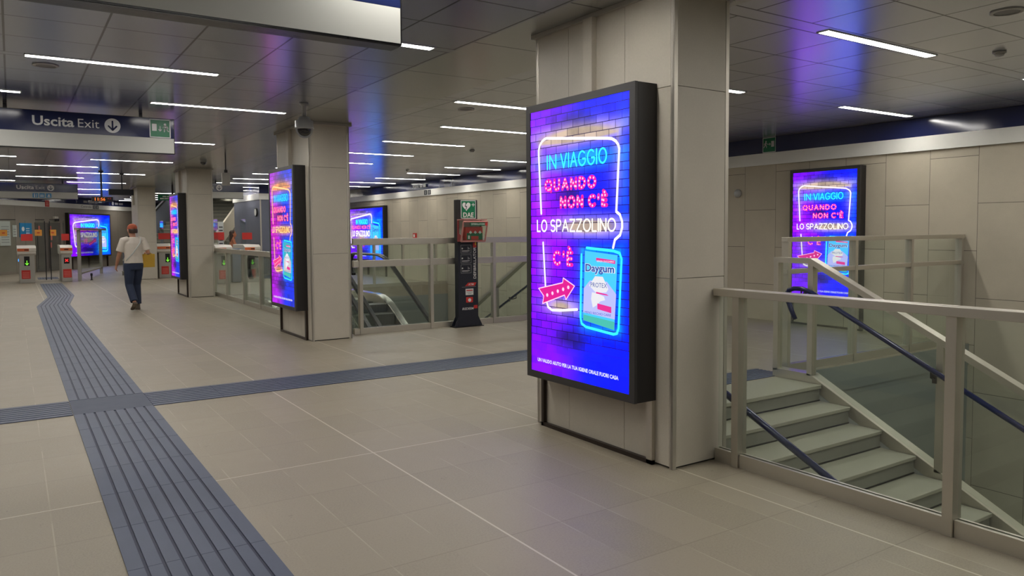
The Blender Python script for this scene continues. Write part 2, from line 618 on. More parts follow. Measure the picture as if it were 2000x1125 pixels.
def build_shell():
    f = MB()
    T = -0.3
    y_top = 53
    for x0, y0, x1, y1 in ((-4.3, -5, 4.1, 11.15), (4.1, -5, 11, -3.0), (4.1, 5.2, 11, 11.15), (-4.3, 11.15, 4.36, y_top),
                           (4.36, 16.9, 7.2, y_top), (7.2, 20.2, 11, y_top)):
        f.box(x0, y0, T, x1, y1, 0)
    struct(f.build('floor', 'floor'))
    c = MB()
    c.box(-4.3, -5, ZC, 3.30, 53, ZC + 0.2, 0)
    c.box(3.30, -5, ZC, 4.33, 53, ZC + 0.2, 2)
    c.box(4.33, -5, ZC, 11.1, 53, ZC + 0.2, 1)
    struct(c.build('ceiling', ['ceil_left', 'ceil_right', 'ceil_mid']))
    struct(MB().box(11.0, -5, PIT, 11.2, 53, ZC).build('wall_right', 'wall'))
    struct(MB().box(-4.3, -5.2, 0, 11.0, -5.0, ZC).build('wall_back', 'plaster'))
    struct(MB().box(-4.5, -5.2, 0, -4.3, 30, ZC).build('wall_left', 'plaster'))
    w = MB()
    a, b = DW(21.5, -19.6), DW(51, -19.6)
    a2, b2 = DW(21.5, -19.8), DW(51, -19.8)
    w.prism([(a.x, a.y), (b.x, b.y), (b2.x, b2.y), (a2.x, a2.y)], 'z', 0, ZC)
    struct(w.build('wall_diagonal', 'dwall'))
    # stairwell enclosures below the floor
    p = MB()
    x0, y0, x1, y1 = O1
    p.box(x0 - 0.15, y0, PIT, x0, y1, -0.3)
    p.box(x0 - 0.15, y1, PIT, x1, y1 + 0.15, -0.3)
    p.box(x0 - 0.15, y0 - 0.15, PIT, x1, y0, -0.3)
    p.box(7.02, y1 - 0.012, -0.30, x1 - 0.001, y1 - 0.001, -0.004)
    struct(p.build('wall_stairwell', 'pit'))
    struct(MB().box(x0 - 0.15, y0 - 0.15, PIT - 0.1, x1, y1 + 0.15, PIT).build('floor_stairwell', 'pit_dark'))
    p = MB()
    p.box(4.2, 8.9, PIT - 1, 4.36, 20.2, -0.3)
    p.box(4.2, 20.2, PIT - 1, 11, 20.35, -0.3)
    p.box(4.2, 8.75, PIT - 1, 11, 8.9, -0.3)
    p.box(7.2, 16.9, PIT - 1, 7.35, 20.2, -0.3)
    struct(p.build('wall_escalator_pit', 'pit'))
    struct(MB().box(4.2, 8.75, PIT - 1.1, 11, 20.35, PIT - 1).build('floor_escalator_pit', 'pit_dark'))
    # fascia round the walls: white below, navy above
    n = 1
    def fascia(lo, hi, mat, dep):
        nonlocal n
        o = MB()
        o.box(11.0 - dep, -5, lo, 11.0, 52, hi)
        struct(o.build('trim_%d' % n, mat)); n += 1
        o = MB()
        a, b = DW(22, -19.6), DW(50.5, -19.6)
        a2, b2 = DW(22, -19.6 + dep), DW(50.5, -19.6 + dep)
        o.prism([(a.x, a.y), (b.x, b.y), (b2.x, b2.y), (a2.x, a2.y)], 'z', lo, hi)
        struct(o.build('trim_%d' % n, mat)); n += 1
        o = MB()
        o.box(7.1 - dep, 26.3 - dep, lo, 9.6, 26.3, hi)
        o.box(7.1 - dep, 26.3, lo, 7.1, 29.9, hi)
        struct(o.build('trim_%d' % n, mat)); n += 1
    fascia(2.705, 2.91, 'fascia_white', 0.05)
    fascia(2.91, 3.178, 'navy', 0.03)
    # the block of rooms at the far end of the escalators
    struct(MB().box(7.1, 26.3, 0, 9.6, 29.9, ZC).build('wall_block', 'slate'))
    struct(MB().box(7.09, 26.285, 0, 7.13, 26.32, 2.70).build('trim_%d' % n, 'strip'))


build_shell()


# ------------------------------------------------------------------ pillars
def make_pillar(label):
    """local origin: the front corner at the floor; x to the hall, y away"""
    t = thing('pillar', label, 'pillar')
    w, d = 0.56, 1.54
    MB().box(0.02, 0.02, 0, w - 0.02, d - 0.02, ZC).build('core', 'sign_dark', t)
    g = 0.002
    lv = [0.012, 1.275, 2.535, ZC - 0.012]
    k = MB()
    for i in range(3):
        z0, z1 = lv[i] + g, lv[i + 1] - g
        k.box(0.035, 0, z0, w - 0.035, 0.02, z1)                     # near face
        k.box(0.035, d - 0.02, z0, w - 0.035, d, z1)
        for a, b in ((0.03, 0.475), (0.475, 1.115), (1.115, d - 0.01)):    # walkway face
            k.box(0, a + g, z0, 0.02, b - g, z1)
            k.box(w - 0.02, a + g, z0, w, b - g, z1)
    k.build('stone_cladding', 'clad', t)
    s = MB()
    for x, y in ((0, 0), (w, 0), (w, d), (0, d)):
        sx, sy = (1 if x == 0 else -1), (1 if y == 0 else -1)
        s.box(x - sx * 0.002, y - sy * 0.002, 0, x + sx * 0.033, y + sy * 0.018, ZC - 0.012)
        s.box(x - sx * 0.002, y - sy * 0.002, 0, x + sx * 0.018, y + sy * 0.028, ZC - 0.012)
    s.build('corner_strip', 'strip', t)
    MB().box(-0.05, 0.78, 2.565, 0.0, 0.885, ZC - 0.03).build('cable_cover', 'clad', t, bevel=0.003)
    c = MB()
    c.box(-0.035, -0.03, ZC - 0.03, w + 0.035, 0.0, ZC - 0.001)
    c.box(-0.035, 0.0, ZC - 0.03, 0.0, d + 0.03, ZC - 0.001)
    c.box(0, d, ZC - 0.03, w + 0.035, d + 0.03, ZC - 0.001)
    c.box(w, 0, ZC - 0.03, w + 0.035, d, ZC - 0.001)
    c.build('ceiling_collar', 'grey_panel', t)
    return t


PX = 3.60
PY = [3.55, 10.735, 19.78, 28.5]
pil = make_pillar('broad stone-clad pillar nearest the camera, carrying the largest lit screen')
pil.location = (PX + 0.015, PY[0], 0)
pil.scale = (0.93, 1, 1)
pil['group'] = 'stone-clad pillars'
for y, sx, lb in zip(PY[1:], (1.09, 1.05, 1.0), ('stone-clad pillar with the hanging dome camera beside its top',
                          'stone-clad pillar behind the walking person, beside the escalator railing',
                          'farthest stone-clad pillar, standing bare beside the ticket gates')):
    dup(pil, (PX, y, 0), 0, lb, 'stone-clad pillars').scale = (sx, 1, 1)

# ------------------------------------------------------------------ advertising displays
LW, LH = 1.143, 2.02


def arc(cx, cz, rx, rz, a0, a1, n=10):
    return [(cx + rx * cos(R(a0 + (a1 - a0) * i / n)), cz + rz * sin(R(a0 + (a1 - a0) * i / n))) for i in range(n + 1)]


def glyph(ch):
    """strokes of a letter in a box of height 1, and its width"""
    if ch == 'I': return [[(0, 0), (0, 1)]], 0.0
    if ch == 'N': return [[(0, 0), (0, 1), (0.62, 0), (0.62, 1)]], 0.62
    if ch == 'V': return [[(0, 1), (0.34, 0), (0.68, 1)]], 0.68
    if ch == 'A': return [[(0, 0), (0.35, 1), (0.70, 0)], [(0.12, 0.34), (0.58, 0.34)]], 0.70
    if ch == 'L': return [[(0, 1), (0, 0), (0.46, 0)]], 0.46
    if ch == 'Z': return [[(0, 1), (0.6, 1), (0, 0), (0.6, 0)]], 0.6
    if ch == 'E': return [[(0.5, 1), (0, 1), (0, 0), (0.5, 0)], [(0, 0.5), (0.44, 0.5)]], 0.5
    if ch == 'È': return glyph('E')[0] + [[(0.12, 1.42), (0.32, 1.26)]], 0.5
    if ch == "'": return [[(0.02, 1.02), (0, 0.72)]], 0.02
    if ch == 'U': return [[(0, 1), (0, 0.32)] + arc(0.31, 0.32, 0.31, 0.32, 180, 360) + [(0.62, 1)]], 0.62
    if ch == 'D': return [[(0, 0), (0, 1), (0.2, 1)] + arc(0.2, 0.5, 0.46, 0.5, 90, -90) + [(0, 0)]], 0.66
    if ch == 'O': return [arc(0.4, 0.5, 0.4, 0.5, 90, 450, 18)], 0.8
    if ch == 'Q': return [arc(0.4, 0.5, 0.4, 0.5, 90, 450, 18), [(0.48, 0.18), (0.74, -0.14)]], 0.8
    if ch == 'C': return [arc(0.4, 0.5, 0.4, 0.5, 48, 312, 14)], 0.68
    if ch == 'G': return [arc(0.4, 0.5, 0.4, 0.5, 48, 335, 15) + [(0.76, 0.46), (0.46, 0.46)]], 0.76
    if ch == 'S': return [arc(0.28, 0.74, 0.26, 0.26, 40, 250, 10) + arc(0.28, 0.25, 0.27, 0.25, 75, -145, 10)], 0.55
    if ch == 'P': return [[(0, 0), (0, 1), (0.26, 1)] + arc(0.26, 0.73, 0.27, 0.27, 90, -90) + [(0, 0.46)]], 0.53
    return [], 0.3


def word(s, x, z, w, h, gap=0.2, tilt=0.0):
    """strokes of a word fitted to width w and height h"""
    out, cx = [], 0.0
    for ch in s:
        st, a = glyph(ch)
        out += [[(cx + px, pz) for px, pz in l] for l in st]
        cx += a + gap
    k = w / (cx - gap)
    return [[(x + px * k, z + pz * h + tilt * px * k) for px, pz in l] for l in out]


def dots(pts, step):
    o, acc = [], step / 2
    for i in range(len(pts) - 1):
        (x0, z0), (x1, z1) = pts[i], pts[i + 1]
        l = sqrt((x1 - x0) ** 2 + (z1 - z0) ** 2)
        while acc < l:
            o.append((x0 + (x1 - x0) * acc / l, z0 + (z1 - z0) * acc / l))
            acc += step
        acc -= l
    return o


def gauss(a, ca, sa, b=None, cb=0, sb=1):
    q = (a - ca) / sa
    e = q * q
    if b is not None:
        r = (b - cb) / sb
        e = e + r * r
    return e.neg().exp()


def boxglow(u, v, cx, cz, hx, hz, k):
    """falls off with the distance from the rim of a rectangle"""
    dx = ((u - cx).abs() - hx).max(0.0)
    dz = ((v - cz).abs() - hz).max(0.0)
    out = (dx * dx + dz * dz).op('SQRT')
    inn = ((u - cx).abs() - hx).max((v - cz).abs() - hz).min(0.0).neg()
    return ((out + inn) / k).neg().exp()


def brick_screen(name, land, warm):
    """the lit picture of a brick wall behind neon, as a lamp box shows it"""
    m, t, p = new_mat(name)
    p.inputs['Specular IOR Level'].default_value = 0.25
    _, u, v, _ = coords(t, 'uv')
    W, H = (3.3, 1.86) if land else (LW, LH)
    x, z = u * W, v * H
    c3 = t.nodes.new('ShaderNodeCombineXYZ')
    t.links.new(x.s, c3.inputs[0]); t.links.new(z.s, c3.inputs[1])
    vec = X(t, c3.outputs[0])
    rows, cols = (24, 13) if land else (35, 8.6)
    zr = v * rows
    odd = (zr / 2.0).fract().gt(0.499) * 0.5
    xc = u * cols + odd
    fz, fx = zr.fract(), xc.fract()
    mort = (fz.lt(0.09)).max(fx.lt(0.035))
    rv = cell(t, xc.floor(), zr.floor())
    vio = (0.50, 0.0, 0.85, 1) if warm else (0.27, 0.0, 1.7, 1)
    mag = (0.75, 0.0, 0.55, 1) if warm else (0.48, 0.0, 1.7, 1)
    blu = (0.0, 0.03, 0.95, 1) if warm else (0.0, 0.01, 2.0, 1)
    c = mix(t, u.step(0.2, 0.62), vio, blu)
    c = mix(t, gauss(u, 0.12, 0.28, v, 0.62, 0.22) * 0.8, c, mag)
    dark = gauss(u, 0.44, 0.20, v, 0.15, 0.06) * 0.9 + gauss(u, 0.45, 0.25, v, 0.945, 0.045) * 0.75 + gauss(u, 0.45, 0.18, v, 0.67, 0.05) * 0.8
    c = mix(t, dark.min(0.95), c, (0.012, 0.008, 0.12, 1))
    c = mix(t, gauss(u, 0.97, 0.1, v, 0.90, 0.035) * rv, c, (0.0, 0.14, 1.2, 1))
    wg = (0.9, 0.36, 0.08, 1) if warm else (0.72, 0.55, 0.33, 1)
    if land:
        bub = boxglow(u, v, 0.40, 0.62, 0.28, 0.27, 0.035)
        warmf = bub * 0.8 + gauss(u, 0.42, 0.2, v, 0.44, 0.09) * 0.8
        cy = gauss(u, 0.42, 0.16, v, 0.75, 0.06) * 0.9 + boxglow(u, v, 0.80, 0.42, 0.12, 0.34, 0.05) * 0.9
    else:
        rim = boxglow(u * 0.566, v, 0.285, 0.70, 0.222, 0.175, 0.020) * v.step(0.58, 0.72)
        warmf = rim * (gauss(u, 0.5, 0.5, v, 0.93, 0.2) * 0.7 + 0.3) + gauss(u, 0.5, 0.42, v, 0.895, 0.03) * 0.9 + gauss(u, 0.62, 0.3, v, 0.56, 0.030) * 1.3
        warmf = warmf + gauss(u, 0.34, 0.17, v, 0.265, 0.028) * 1.0 + gauss(u, 0.15, 0.06, v, 0.42, 0.07) * 0.3
        cy = gauss(u, 0.5, 0.36, v, 0.80, 0.030) * 1.25 + boxglow(u * 0.566, v, 0.417, 0.34, 0.10, 0.135, 0.012) * 0.8
        cy = cy + gauss(u, 0.95, 0.05, v, 0.7, 0.2) * 0.25
    c = mix(t, warmf.min(0.94), c, wg)
    c = mix(t, cy.min(0.9), c, (0.0, 0.45, 1.9, 1))
    c = mix(t, 1.0, c, mix(t, rv * 0.55 + noise(t, vec, 9, 3) * 0.55 + 0.28, (0, 0, 0), (1.1, 1.1, 1.1)), 'MULTIPLY')
    fade = v.step(0.06, 0.16)
    c = mix(t, mort * fade * 0.95, c, (0.012, 0.0, 0.07, 1))
    pset(t, p, base=(0.006, 0.006, 0.006, 1), ecol=c, estr=1.0, rough=0.3)
    return m


def ad_mats(warm):
    k = 'warm' if warm else 'cool'
    d = {'outline': emit('neon_outline_' + k, (1.3, 0.75, 0.30) if warm else (1.1, 1.0, 1.05)),
         'white': emit('neon_white_' + k, (1.4, 0.9, 0.30) if warm else (1.3, 1.25, 1.1)),
         'cyan': emit('neon_cyan_' + k, (0.02, 0.85, 0.85) if warm else (0.04, 1.1, 2.2)),
         'pink': emit('bulb_letter_face_' + k, (1.1, 0.08, 0.28) if warm else (0.95, 0.01, 0.42)),
         'bulb': emit('bulb_' + k, (1.3, 0.55, 0.6) if warm else (1.35, 0.7, 1.0)),
         'magenta': emit('arrow_face_' + k, (0.9, 0.03, 0.25) if warm else (0.80, 0.0, 0.30)),
         'pack': emit('pack_cyan_' + k, (0.03, 0.45, 0.55) if warm else (0.06, 0.64, 1.4)),
         'lilac': emit('pack_lilac_' + k, (0.62, 0.60, 0.62) if warm else (0.52, 0.55, 1.1)),
         'mint': emit('pack_mint_' + k, (0.06, 0.55, 0.45)),
         'pale': emit('pack_white_' + k, (0.85, 0.85, 0.9)),
         'ink': emit('pack_ink_' + k, (0.02, 0.07, 0.38)),
         'label': emit('pack_label_' + k, (0.85, 0.02, 0.30))}
    return d


AM = {False: ad_mats(False), True: ad_mats(True)}
BRICK = {(l, w): brick_screen('brick_wall_picture_%d%d' % (l, w), l, w) for l, w in ((0, 0), (0, 1), (1, 0))}


def ad_screen(parent, warm, y):
    """portrait picture; local x right, z up, the front looks along -y"""
    A = AM[warm]
    s = MB()
    s.box(-LW / 2, y, 0, LW / 2, y + 0.02, LH)
    for i, (vx, _, vz) in enumerate(s.v):
        s.uv[i] = (vx / LW + 0.5, vz / LH)
    o = s.build('screen', BRICK[(0, warm)], parent)
    o['label'] = 'backlit picture of a violet and blue brick wall'
    P = lambda u, v: ((u - 0.5) * LW, v * LH)
    L = lambda q: [P(*c) for c in q]
    # speech bubble of white tube
    b = MB()
    bub = L([(0.123, 0.611), (0.096, 0.835)]) + [P(0.19 + 0.095 * cos(R(a)), 0.845 + 0.048 * sin(R(a))) for a in (172, 150, 128, 108, 92)]
    bub += [P(0.80 + 0.11 * cos(R(a)), 0.812 + 0.045 * sin(R(a))) for a in (86, 66, 45, 24, 6)]
    bub += L([(0.884, 0.608), (0.915, 0.598), (0.935, 0.575), (0.936, 0.555), (0.918, 0.530), (0.872, 0.514), (0.856, 0.487)])
    ribbon(b, bub, 0.021, y - 0.002)
    ribbon(b, L([(0.143, 0.50), (0.168, 0.335)]), 0.019, y - 0.002)
    ribbon(b, L([(0.183, 0.272), (0.196, 0.256), (0.24, 0.246), (0.33, 0.249), (0.51, 0.261)]), 0.020, y - 0.002)
    b.build('neon_outline', A['outline'], o)
    for s_, u, v, w, h, wd, gp, nm, mt in (('IN', 0.195, 0.776, 0.095, 0.050, 0.0135, 0.26, 'cyan', 'cyan'), ('VIAGGIO', 0.345, 0.776, 0.45, 0.050, 0.0135, 0.26, 'cyan', 'cyan'),
                                           ('LO', 0.078, 0.543, 0.108, 0.042, 0.0125, 0.22, 'white', 'white'), ('SPAZZOLINO', 0.232, 0.543, 0.645, 0.042, 0.0125, 0.22, 'white', 'white')):
        b = MB()
        for l in word(s_, *P(u, v), w * LW, h * LH, gp):
            ribbon(b, l, wd, y - 0.003, n=6)
        b.build(nm + '_lettering', A[mt], o)
    for s_, u, v, w, h in (('QUANDO', 0.175, 0.698, 0.515, 0.034), ('NON', 0.343, 0.632, 0.222, 0.034), ("C'È", 0.632, 0.632, 0.166, 0.034), ("C'È", 0.265, 0.421, 0.195, 0.044)):
        b = MB()
        ws = word(s_, *P(u, v), w * LW, h * LH, 0.42)
        for l in ws:
            ribbon(b, l, 0.030, y - 0.003, 0, 8)
        for l in ws:
            for x, z in dots(l, 0.031):
                disc(b, x, z, 0.0088, y - 0.004, 1, 8)
        b.build('bulb_lettering', [A['pink'], A['bulb']], o)
    b = MB()
    b.quad([(x, y - 0.003, z) for x, z in L([(0.09, 0.323), (0.36, 0.353), (0.367, 0.371), (0.485, 0.345), (0.395, 0.292), (0.38, 0.308), (0.135, 0.266), (0.15, 0.296)])], 0)
    ribbon(b, L([(0.09, 0.323), (0.36, 0.353), (0.367, 0.371), (0.485, 0.345), (0.395, 0.292), (0.38, 0.308), (0.135, 0.266), (0.15, 0.296), (0.09, 0.323)]), 0.008, y - 0.0035, 1, 6)
    for u, v in ((0.19, 0.301), (0.249, 0.31), (0.308, 0.32), (0.366, 0.329), (0.421, 0.338)):
        disc(b, *P(u, v), 0.014, y - 0.004, 1, 10)
    b.build('arrow', [A['magenta'], A['bulb']], o)
    # gum packet in its cyan frame
    b = MB()
    fr = L([(0.556, 0.46), (0.545, 0.235), (0.556, 0.213), (0.60, 0.203), (0.86, 0.193), (0.892, 0.198), (0.905, 0.215), (0.932, 0.45), (0.915, 0.469), (0.86, 0.476), (0.608, 0.484)])
    ribbon(b, fr, 0.019, y - 0.003, 0)
    q = lambda pts, k, mi: b.quad([(x, y - k, z) for x, z in L(pts)], mi)
    q([(0.590, 0.474), (0.897, 0.462), (0.868, 0.207), (0.572, 0.226)], 0.003, 1)
    q([(0.580, 0.34), (0.64, 0.37), (0.80, 0.37), (0.885, 0.33), (0.873, 0.244), (0.574, 0.254)], 0.0035, 2)
    q([(0.573, 0.247), (0.871, 0.236), (0.868, 0.207), (0.572, 0.226)], 0.0035, 3)
    q([(0.632, 0.352), (0.69, 0.386), (0.763, 0.386), (0.815, 0.345), (0.795, 0.333), (0.699, 0.328)], 0.004, 4)
    q([(0.66, 0.329), (0.652, 0.305), (0.668, 0.275), (0.702, 0.284), (0.74, 0.300), (0.785, 0.306), (0.775, 0.318), (0.71, 0.327)], 0.004, 4)
    q([(0.70, 0.332), (0.80, 0.327), (0.82, 0.322), (0.70, 0.326)], 0.0042, 6)
    q([(0.712, 0.292), (0.842, 0.285), (0.842, 0.264), (0.712, 0.272)], 0.0042, 6)
    q([(0.70, 0.451), (0.877, 0.444), (0.877, 0.432), (0.70, 0.440)], 0.0042, 6)
    text_into(b, 'Daygum', *P(0.594, 0.402), 0.052, y - 0.0042, 0.282 * LW, 0.055, 4)
    text_into(b, 'Daygum', *P(0.598, 0.4025), 0.050, y - 0.0050, 0.270 * LW, 0.024, 5)
    text_into(b, 'PROTEX', *P(0.648, 0.348), 0.032, y - 0.0050, 0.155 * LW, 0.0, 5)
    text_into(b, 'SENZA ZUCCHERO', *P(0.708, 0.4365), 0.011, y - 0.0050, 0.16 * LW, 0.02, 4)
    text_into(b, 'MENO RISCHIO CARIE', *P(0.590, 0.252), 0.017, y - 0.0050, 0.25 * LW, 0.0, 5)
    b.build('gum_pack', [A['cyan'], A['pack'], A['lilac'], A['mint'], A['pale'], A['ink'], A['label']], o)
    b = MB()
    text_into(b, 'UN VALIDO AIUTO PER LA TUA IGIENE ORALE FUORI CASA', *P(0.075, 0.040), 0.026, y - 0.003, 0.83 * LW, 0.03, 0)
    b.build('caption', A['pale'], o)
    return o


def ad_screen_wide(parent, y, W=3.3, H=1.86):
    A = AM[False]
    s = MB()
    s.box(-W / 2, y, 0, W / 2, y + 0.02, H)
    for i, (vx, _, vz) in enumerate(s.v):
        s.uv[i] = (vx / W + 0.5, vz / H)
    o = s.build('screen', BRICK[(1, 0)], parent)
    o['label'] = 'backlit picture of a violet and blue brick wall'
    P = lambda u, v: ((u - 0.5) * W, v * H)
    L = lambda q: [P(*c) for c in q]
    b = MB()
    ribbon(b, L([(0.13, 0.22), (0.11, 0.25), (0.07, 0.72), (0.085, 0.78), (0.12, 0.81), (0.66, 0.89), (0.70, 0.87), (0.715, 0.82), (0.705, 0.72)]), 0.055, y - 0.002)
    ribbon(b, L([(0.11, 0.25), (0.15, 0.225), (0.2, 0.225)]), 0.05, y - 0.002)
    b.build('neon_outline', A['outline'], o)
    for s_, u, v, w, h, nm, mt in (('IN', 0.26, 0.70, 0.055, 0.085, 'cyan', 'cyan'), ('VIAGGIO', 0.345, 0.70, 0.245, 0.085, 'cyan', 'cyan'),
                                   ('LO', 0.15, 0.46, 0.068, 0.10, 'white', 'white'), ('SPAZZOLINO', 0.25, 0.46, 0.40, 0.10, 'white', 'white')):
        b = MB()
        for l in word(s_, *P(u, v), w * W, h * H, 0.24):
            ribbon(b, l, 0.040, y - 0.003, n=6)
        b.build(nm + '_lettering', A[mt], o)
    for s_, u, v, w, h in (('QUANDO', 0.13, 0.605, 0.265, 0.06), ('NON', 0.43, 0.605, 0.125, 0.06), ("C'È", 0.585, 0.605, 0.085, 0.06), ("C'È", 0.33, 0.30, 0.07, 0.09)):
        b = MB()
        ws = word(s_, *P(u, v), w * W, h * H, 0.36)
        for l in ws:
            ribbon(b, l, 0.045, y - 0.003, 0, 8)
        for l in ws:
            for x, z in dots(l, 0.06):
                disc(b, x, z, 0.014, y - 0.004, 1, 8)
        b.build('bulb_lettering', [A['pink'], A['bulb']], o)
    b = MB()
    ar = L([(0.43, 0.29), (0.57, 0.39), (0.56, 0.42), (0.63, 0.41), (0.61, 0.31), (0.595, 0.335), (0.455, 0.235), (0.455, 0.27)])
    b.quad([(x, y - 0.003, z) for x, z in ar], 0)
    for u, v in ((0.46, 0.275), (0.495, 0.297), (0.53, 0.32), (0.565, 0.345), (0.595, 0.37)):
        disc(b, *P(u, v), 0.022, y - 0.004, 1, 8)
    b.build('arrow', [A['magenta'], A['bulb']], o)
    b = MB()
    ribbon(b, L([(0.70, 0.68), (0.68, 0.14), (0.70, 0.10), (0.90, 0.09), (0.925, 0.13), (0.925, 0.64), (0.90, 0.70), (0.74, 0.73)]), 0.045, y - 0.003, 0)
    q = lambda pts, k, mi: b.quad([(x, y - k, z) for x, z in L(pts)], mi)
    q([(0.73, 0.68), (0.90, 0.65), (0.895, 0.13), (0.715, 0.15)], 0.003, 1)
    q([(0.722, 0.38), (0.77, 0.43), (0.86, 0.43), (0.897, 0.38), (0.896, 0.19), (0.718, 0.20)], 0.0035, 2)
    q([(0.76, 0.41), (0.79, 0.47), (0.84, 0.47), (0.87, 0.41), (0.81, 0.37)], 0.004, 3)
    q([(0.77, 0.35), (0.80, 0.28), (0.86, 0.33), (0.83, 0.36)], 0.004, 3)
    text_into(b, 'Daygum', *P(0.738, 0.55), 0.14, y - 0.005, 0.15 * W, 0.02, 4)
    text_into(b, 'PROTEX', *P(0.775, 0.415), 0.06, y - 0.005, 0.08 * W, 0.0, 4)
    b.build('gum_pack', [A['cyan'], A['pack'], A['lilac'], A['pale'], A['ink']], o)
    b = MB()
    text_into(b, 'UN VALIDO AIUTO PER LA TUA IGIENE ORALE FUORI CASA', *P(0.12, 0.06), 0.06, y - 0.003, 0.42 * W, 0.03, 0)
    b.build('caption', A['pale'], o)
    return o


def bezel(t, W, H, z0, dep, bw=0.054):
    """housing box and the four-sided front frame; front plane at local y = -dep"""
    MB().box(-W / 2 - bw, -dep + 0.02, z0 - bw, W / 2 + bw, 0, z0 + H + bw).build('housing', 'black', t, bevel=0.004)
    f = MB()
    a, b = W / 2, W / 2 + bw
    for x0, x1, c0, c1 in ((-b, b, z0 + H, z0 + H + bw), (-b, b, z0 - bw, z0), (-b, -a, z0, z0 + H), (a, b, z0, z0 + H)):
        f.box(x0, -dep - 0.004, c0, x1, -dep + 0.02, c1)
    f.build('bezel', 'black_bezel', t)


def make_display(label, warm, right_mat, dep=0.18):
    t = thing('advertising_display', label, 'advertising display', group='portrait advertising displays')
    z0 = 0.494
    bezel(t, LW, LH, z0, dep)
    s = ad_screen(t, warm, -dep + 0.002)
    s.location = (0, 0, z0)
    MB().box(-0.665, -0.035, 0.0, -0.635, -0.002, 0.442).build('support_leg', 'bronze', t)
    MB().box(0.565, -0.035, 0.0, 0.62, -0.002, 0.442).build('support_leg', right_mat, t)
    MB().box(-0.665, -0.035, 0.0, 0.62, -0.005, 0.03).build('base_bar', 'bronze', t)
    return t


d1 = make_display('large lit portrait advertising screen on the nearest pillar', False, 'steel', 0.195)
d1.location = (PX + 0.015, 4.33, 0); d1.rotation_euler = (0, 0, R(-90))
d2 = make_display('lit portrait advertising screen seen at a slant on the pillar with the dome camera', True, 'bronze')
d2.location = (PX, PY[1] + 0.785, 0); d2.rotation_euler = (0, 0, R(-90))
dup(d2, (PX, PY[2] + 0.785, 0), R(-90), 'narrow-looking lit portrait advertising screen just right of the walking person')
d4 = make_display('lit portrait advertising screen on the right-hand stone wall behind the stair railing', False, 'bronze', 0.15)
d4.location = (11.0, 7.37, 0); d4.rotation_euler = (0, 0, R(-90))


def wide_display(label):
    t = thing('advertising_display', label, 'advertising display', group='landscape advertising displays')
    z0 = 0.57
    bezel(t, 3.3, 1.86, z0, 0.16, 0.07)
    ad_screen_wide(t, -0.158).location = (0, 0, z0)
    for x in (-1.35, 0.0, 1.6):
        MB().box(x - 0.03, -0.06, 0, x + 0.03, -0.002, 0.55).build('support_leg', 'bronze', t)
    return t


w1 = wide_display('wide lit advertising screen on the stone wall behind the escalator')
w1.location = (11.0, 26.25, 0); w1.rotation_euler = (0, 0, R(-90))
p = DW(35.0, -19.6)
dup(w1, p, AD, 'wide lit advertising screen on the dark wall at far left, behind the gates')


# ------------------------------------------------------------------ linear ceiling lamps
def visible(p):
    q = K @ (Vector(p) - Vector((0, 0, 1.6)))
    if q.z < 0.3:
        return False
    x, y = q.x / q.z * _f + 1000, q.y / q.z * _f + _cy
    return -40 < x < 2040 and -40 < y < 1165


def make_lamp():
    t = thing('linear_ceiling_lamp', 'x', 'ceiling lamp')
    f = MB()
    for x0, x1, y0, y1 in ((-0.825, 0.825, -0.058, -0.045), (-0.825, 0.825, 0.045, 0.058), (-0.825, -0.812, -0.045, 0.045), (0.812, 0.825, -0.045, 0.045)):
        f.box(x0, y0, -0.007, x1, y1, -0.0005)
    f.build('frame', 'detector', t)
    MB().box(-0.811, -0.045, -0.0055, 0.811, 0.045, -0.001).build('diffuser', 'lamp', t)
    return t


ORD = ['nearest', 'second', 'third', 'fourth', 'fifth', 'sixth', 'seventh', 'eighth', 'ninth', 'tenth', 'eleventh', 'twelfth']
lamp_cols = []
ye = [5.92 + 2.11 * k for k in range(-4, 20)]
lamp_cols.append((0.965, ye[5::2], 'of ceiling lamps over the blue paving'))
lamp_cols.append((2.28, ye[4::2], 'of ceiling lamps just left of the pillars'))
lamp_cols.append((-0.68, ye[4::2], 'of ceiling lamps cut by the left edge'))
yr = [3.75 + 2.155 * k for k in range(-3, 17)]
lamp_cols.append((6.30, [y for i, y in enumerate(yr) if i not in (5,)], 'of ceiling lamps above the escalators'))
lamp_cols.append((9.86, [yr[i] for i in (1, 2, 3, 4, 7, 8, 9, 10, 11, 12, 13)], 'of ceiling lamps along the right-hand wall'))
lamp_cols.append((5.25, [33.2, 35.3, 37.4, 39.5, 41.6], 'of ceiling lamps beyond the farthest pillar'))
lamp_cols.append((8.9, [31.4, 33.5, 35.6, 37.7], 'of added unseen lamps behind the slate-blue block'))  # added out of sight to light the outer face of the cream balustrade
lamp_cols.append((5.40, [8.16], 'just left of the nearest pillar'))
lamp_cols.append((2.28, ye[1:4:2], 'near end'))
lamp_cols.append((0.965, ye[2:5:2], 'near end'))
lamp_cols.append((-2.5, ye[3::2], 'unseen left'))
lamp_cols.append((4.75, [1.6, -0.56, -2.7], 'near end'))  # unseen lamps added to brighten the near face of the nearest pillar
lamp_cols.append((8.6, [1.6, -2.7], 'near end'))  # unseen too, added as fill from the near end of the hall
lamp0 = make_lamp()
first = [lamp0]
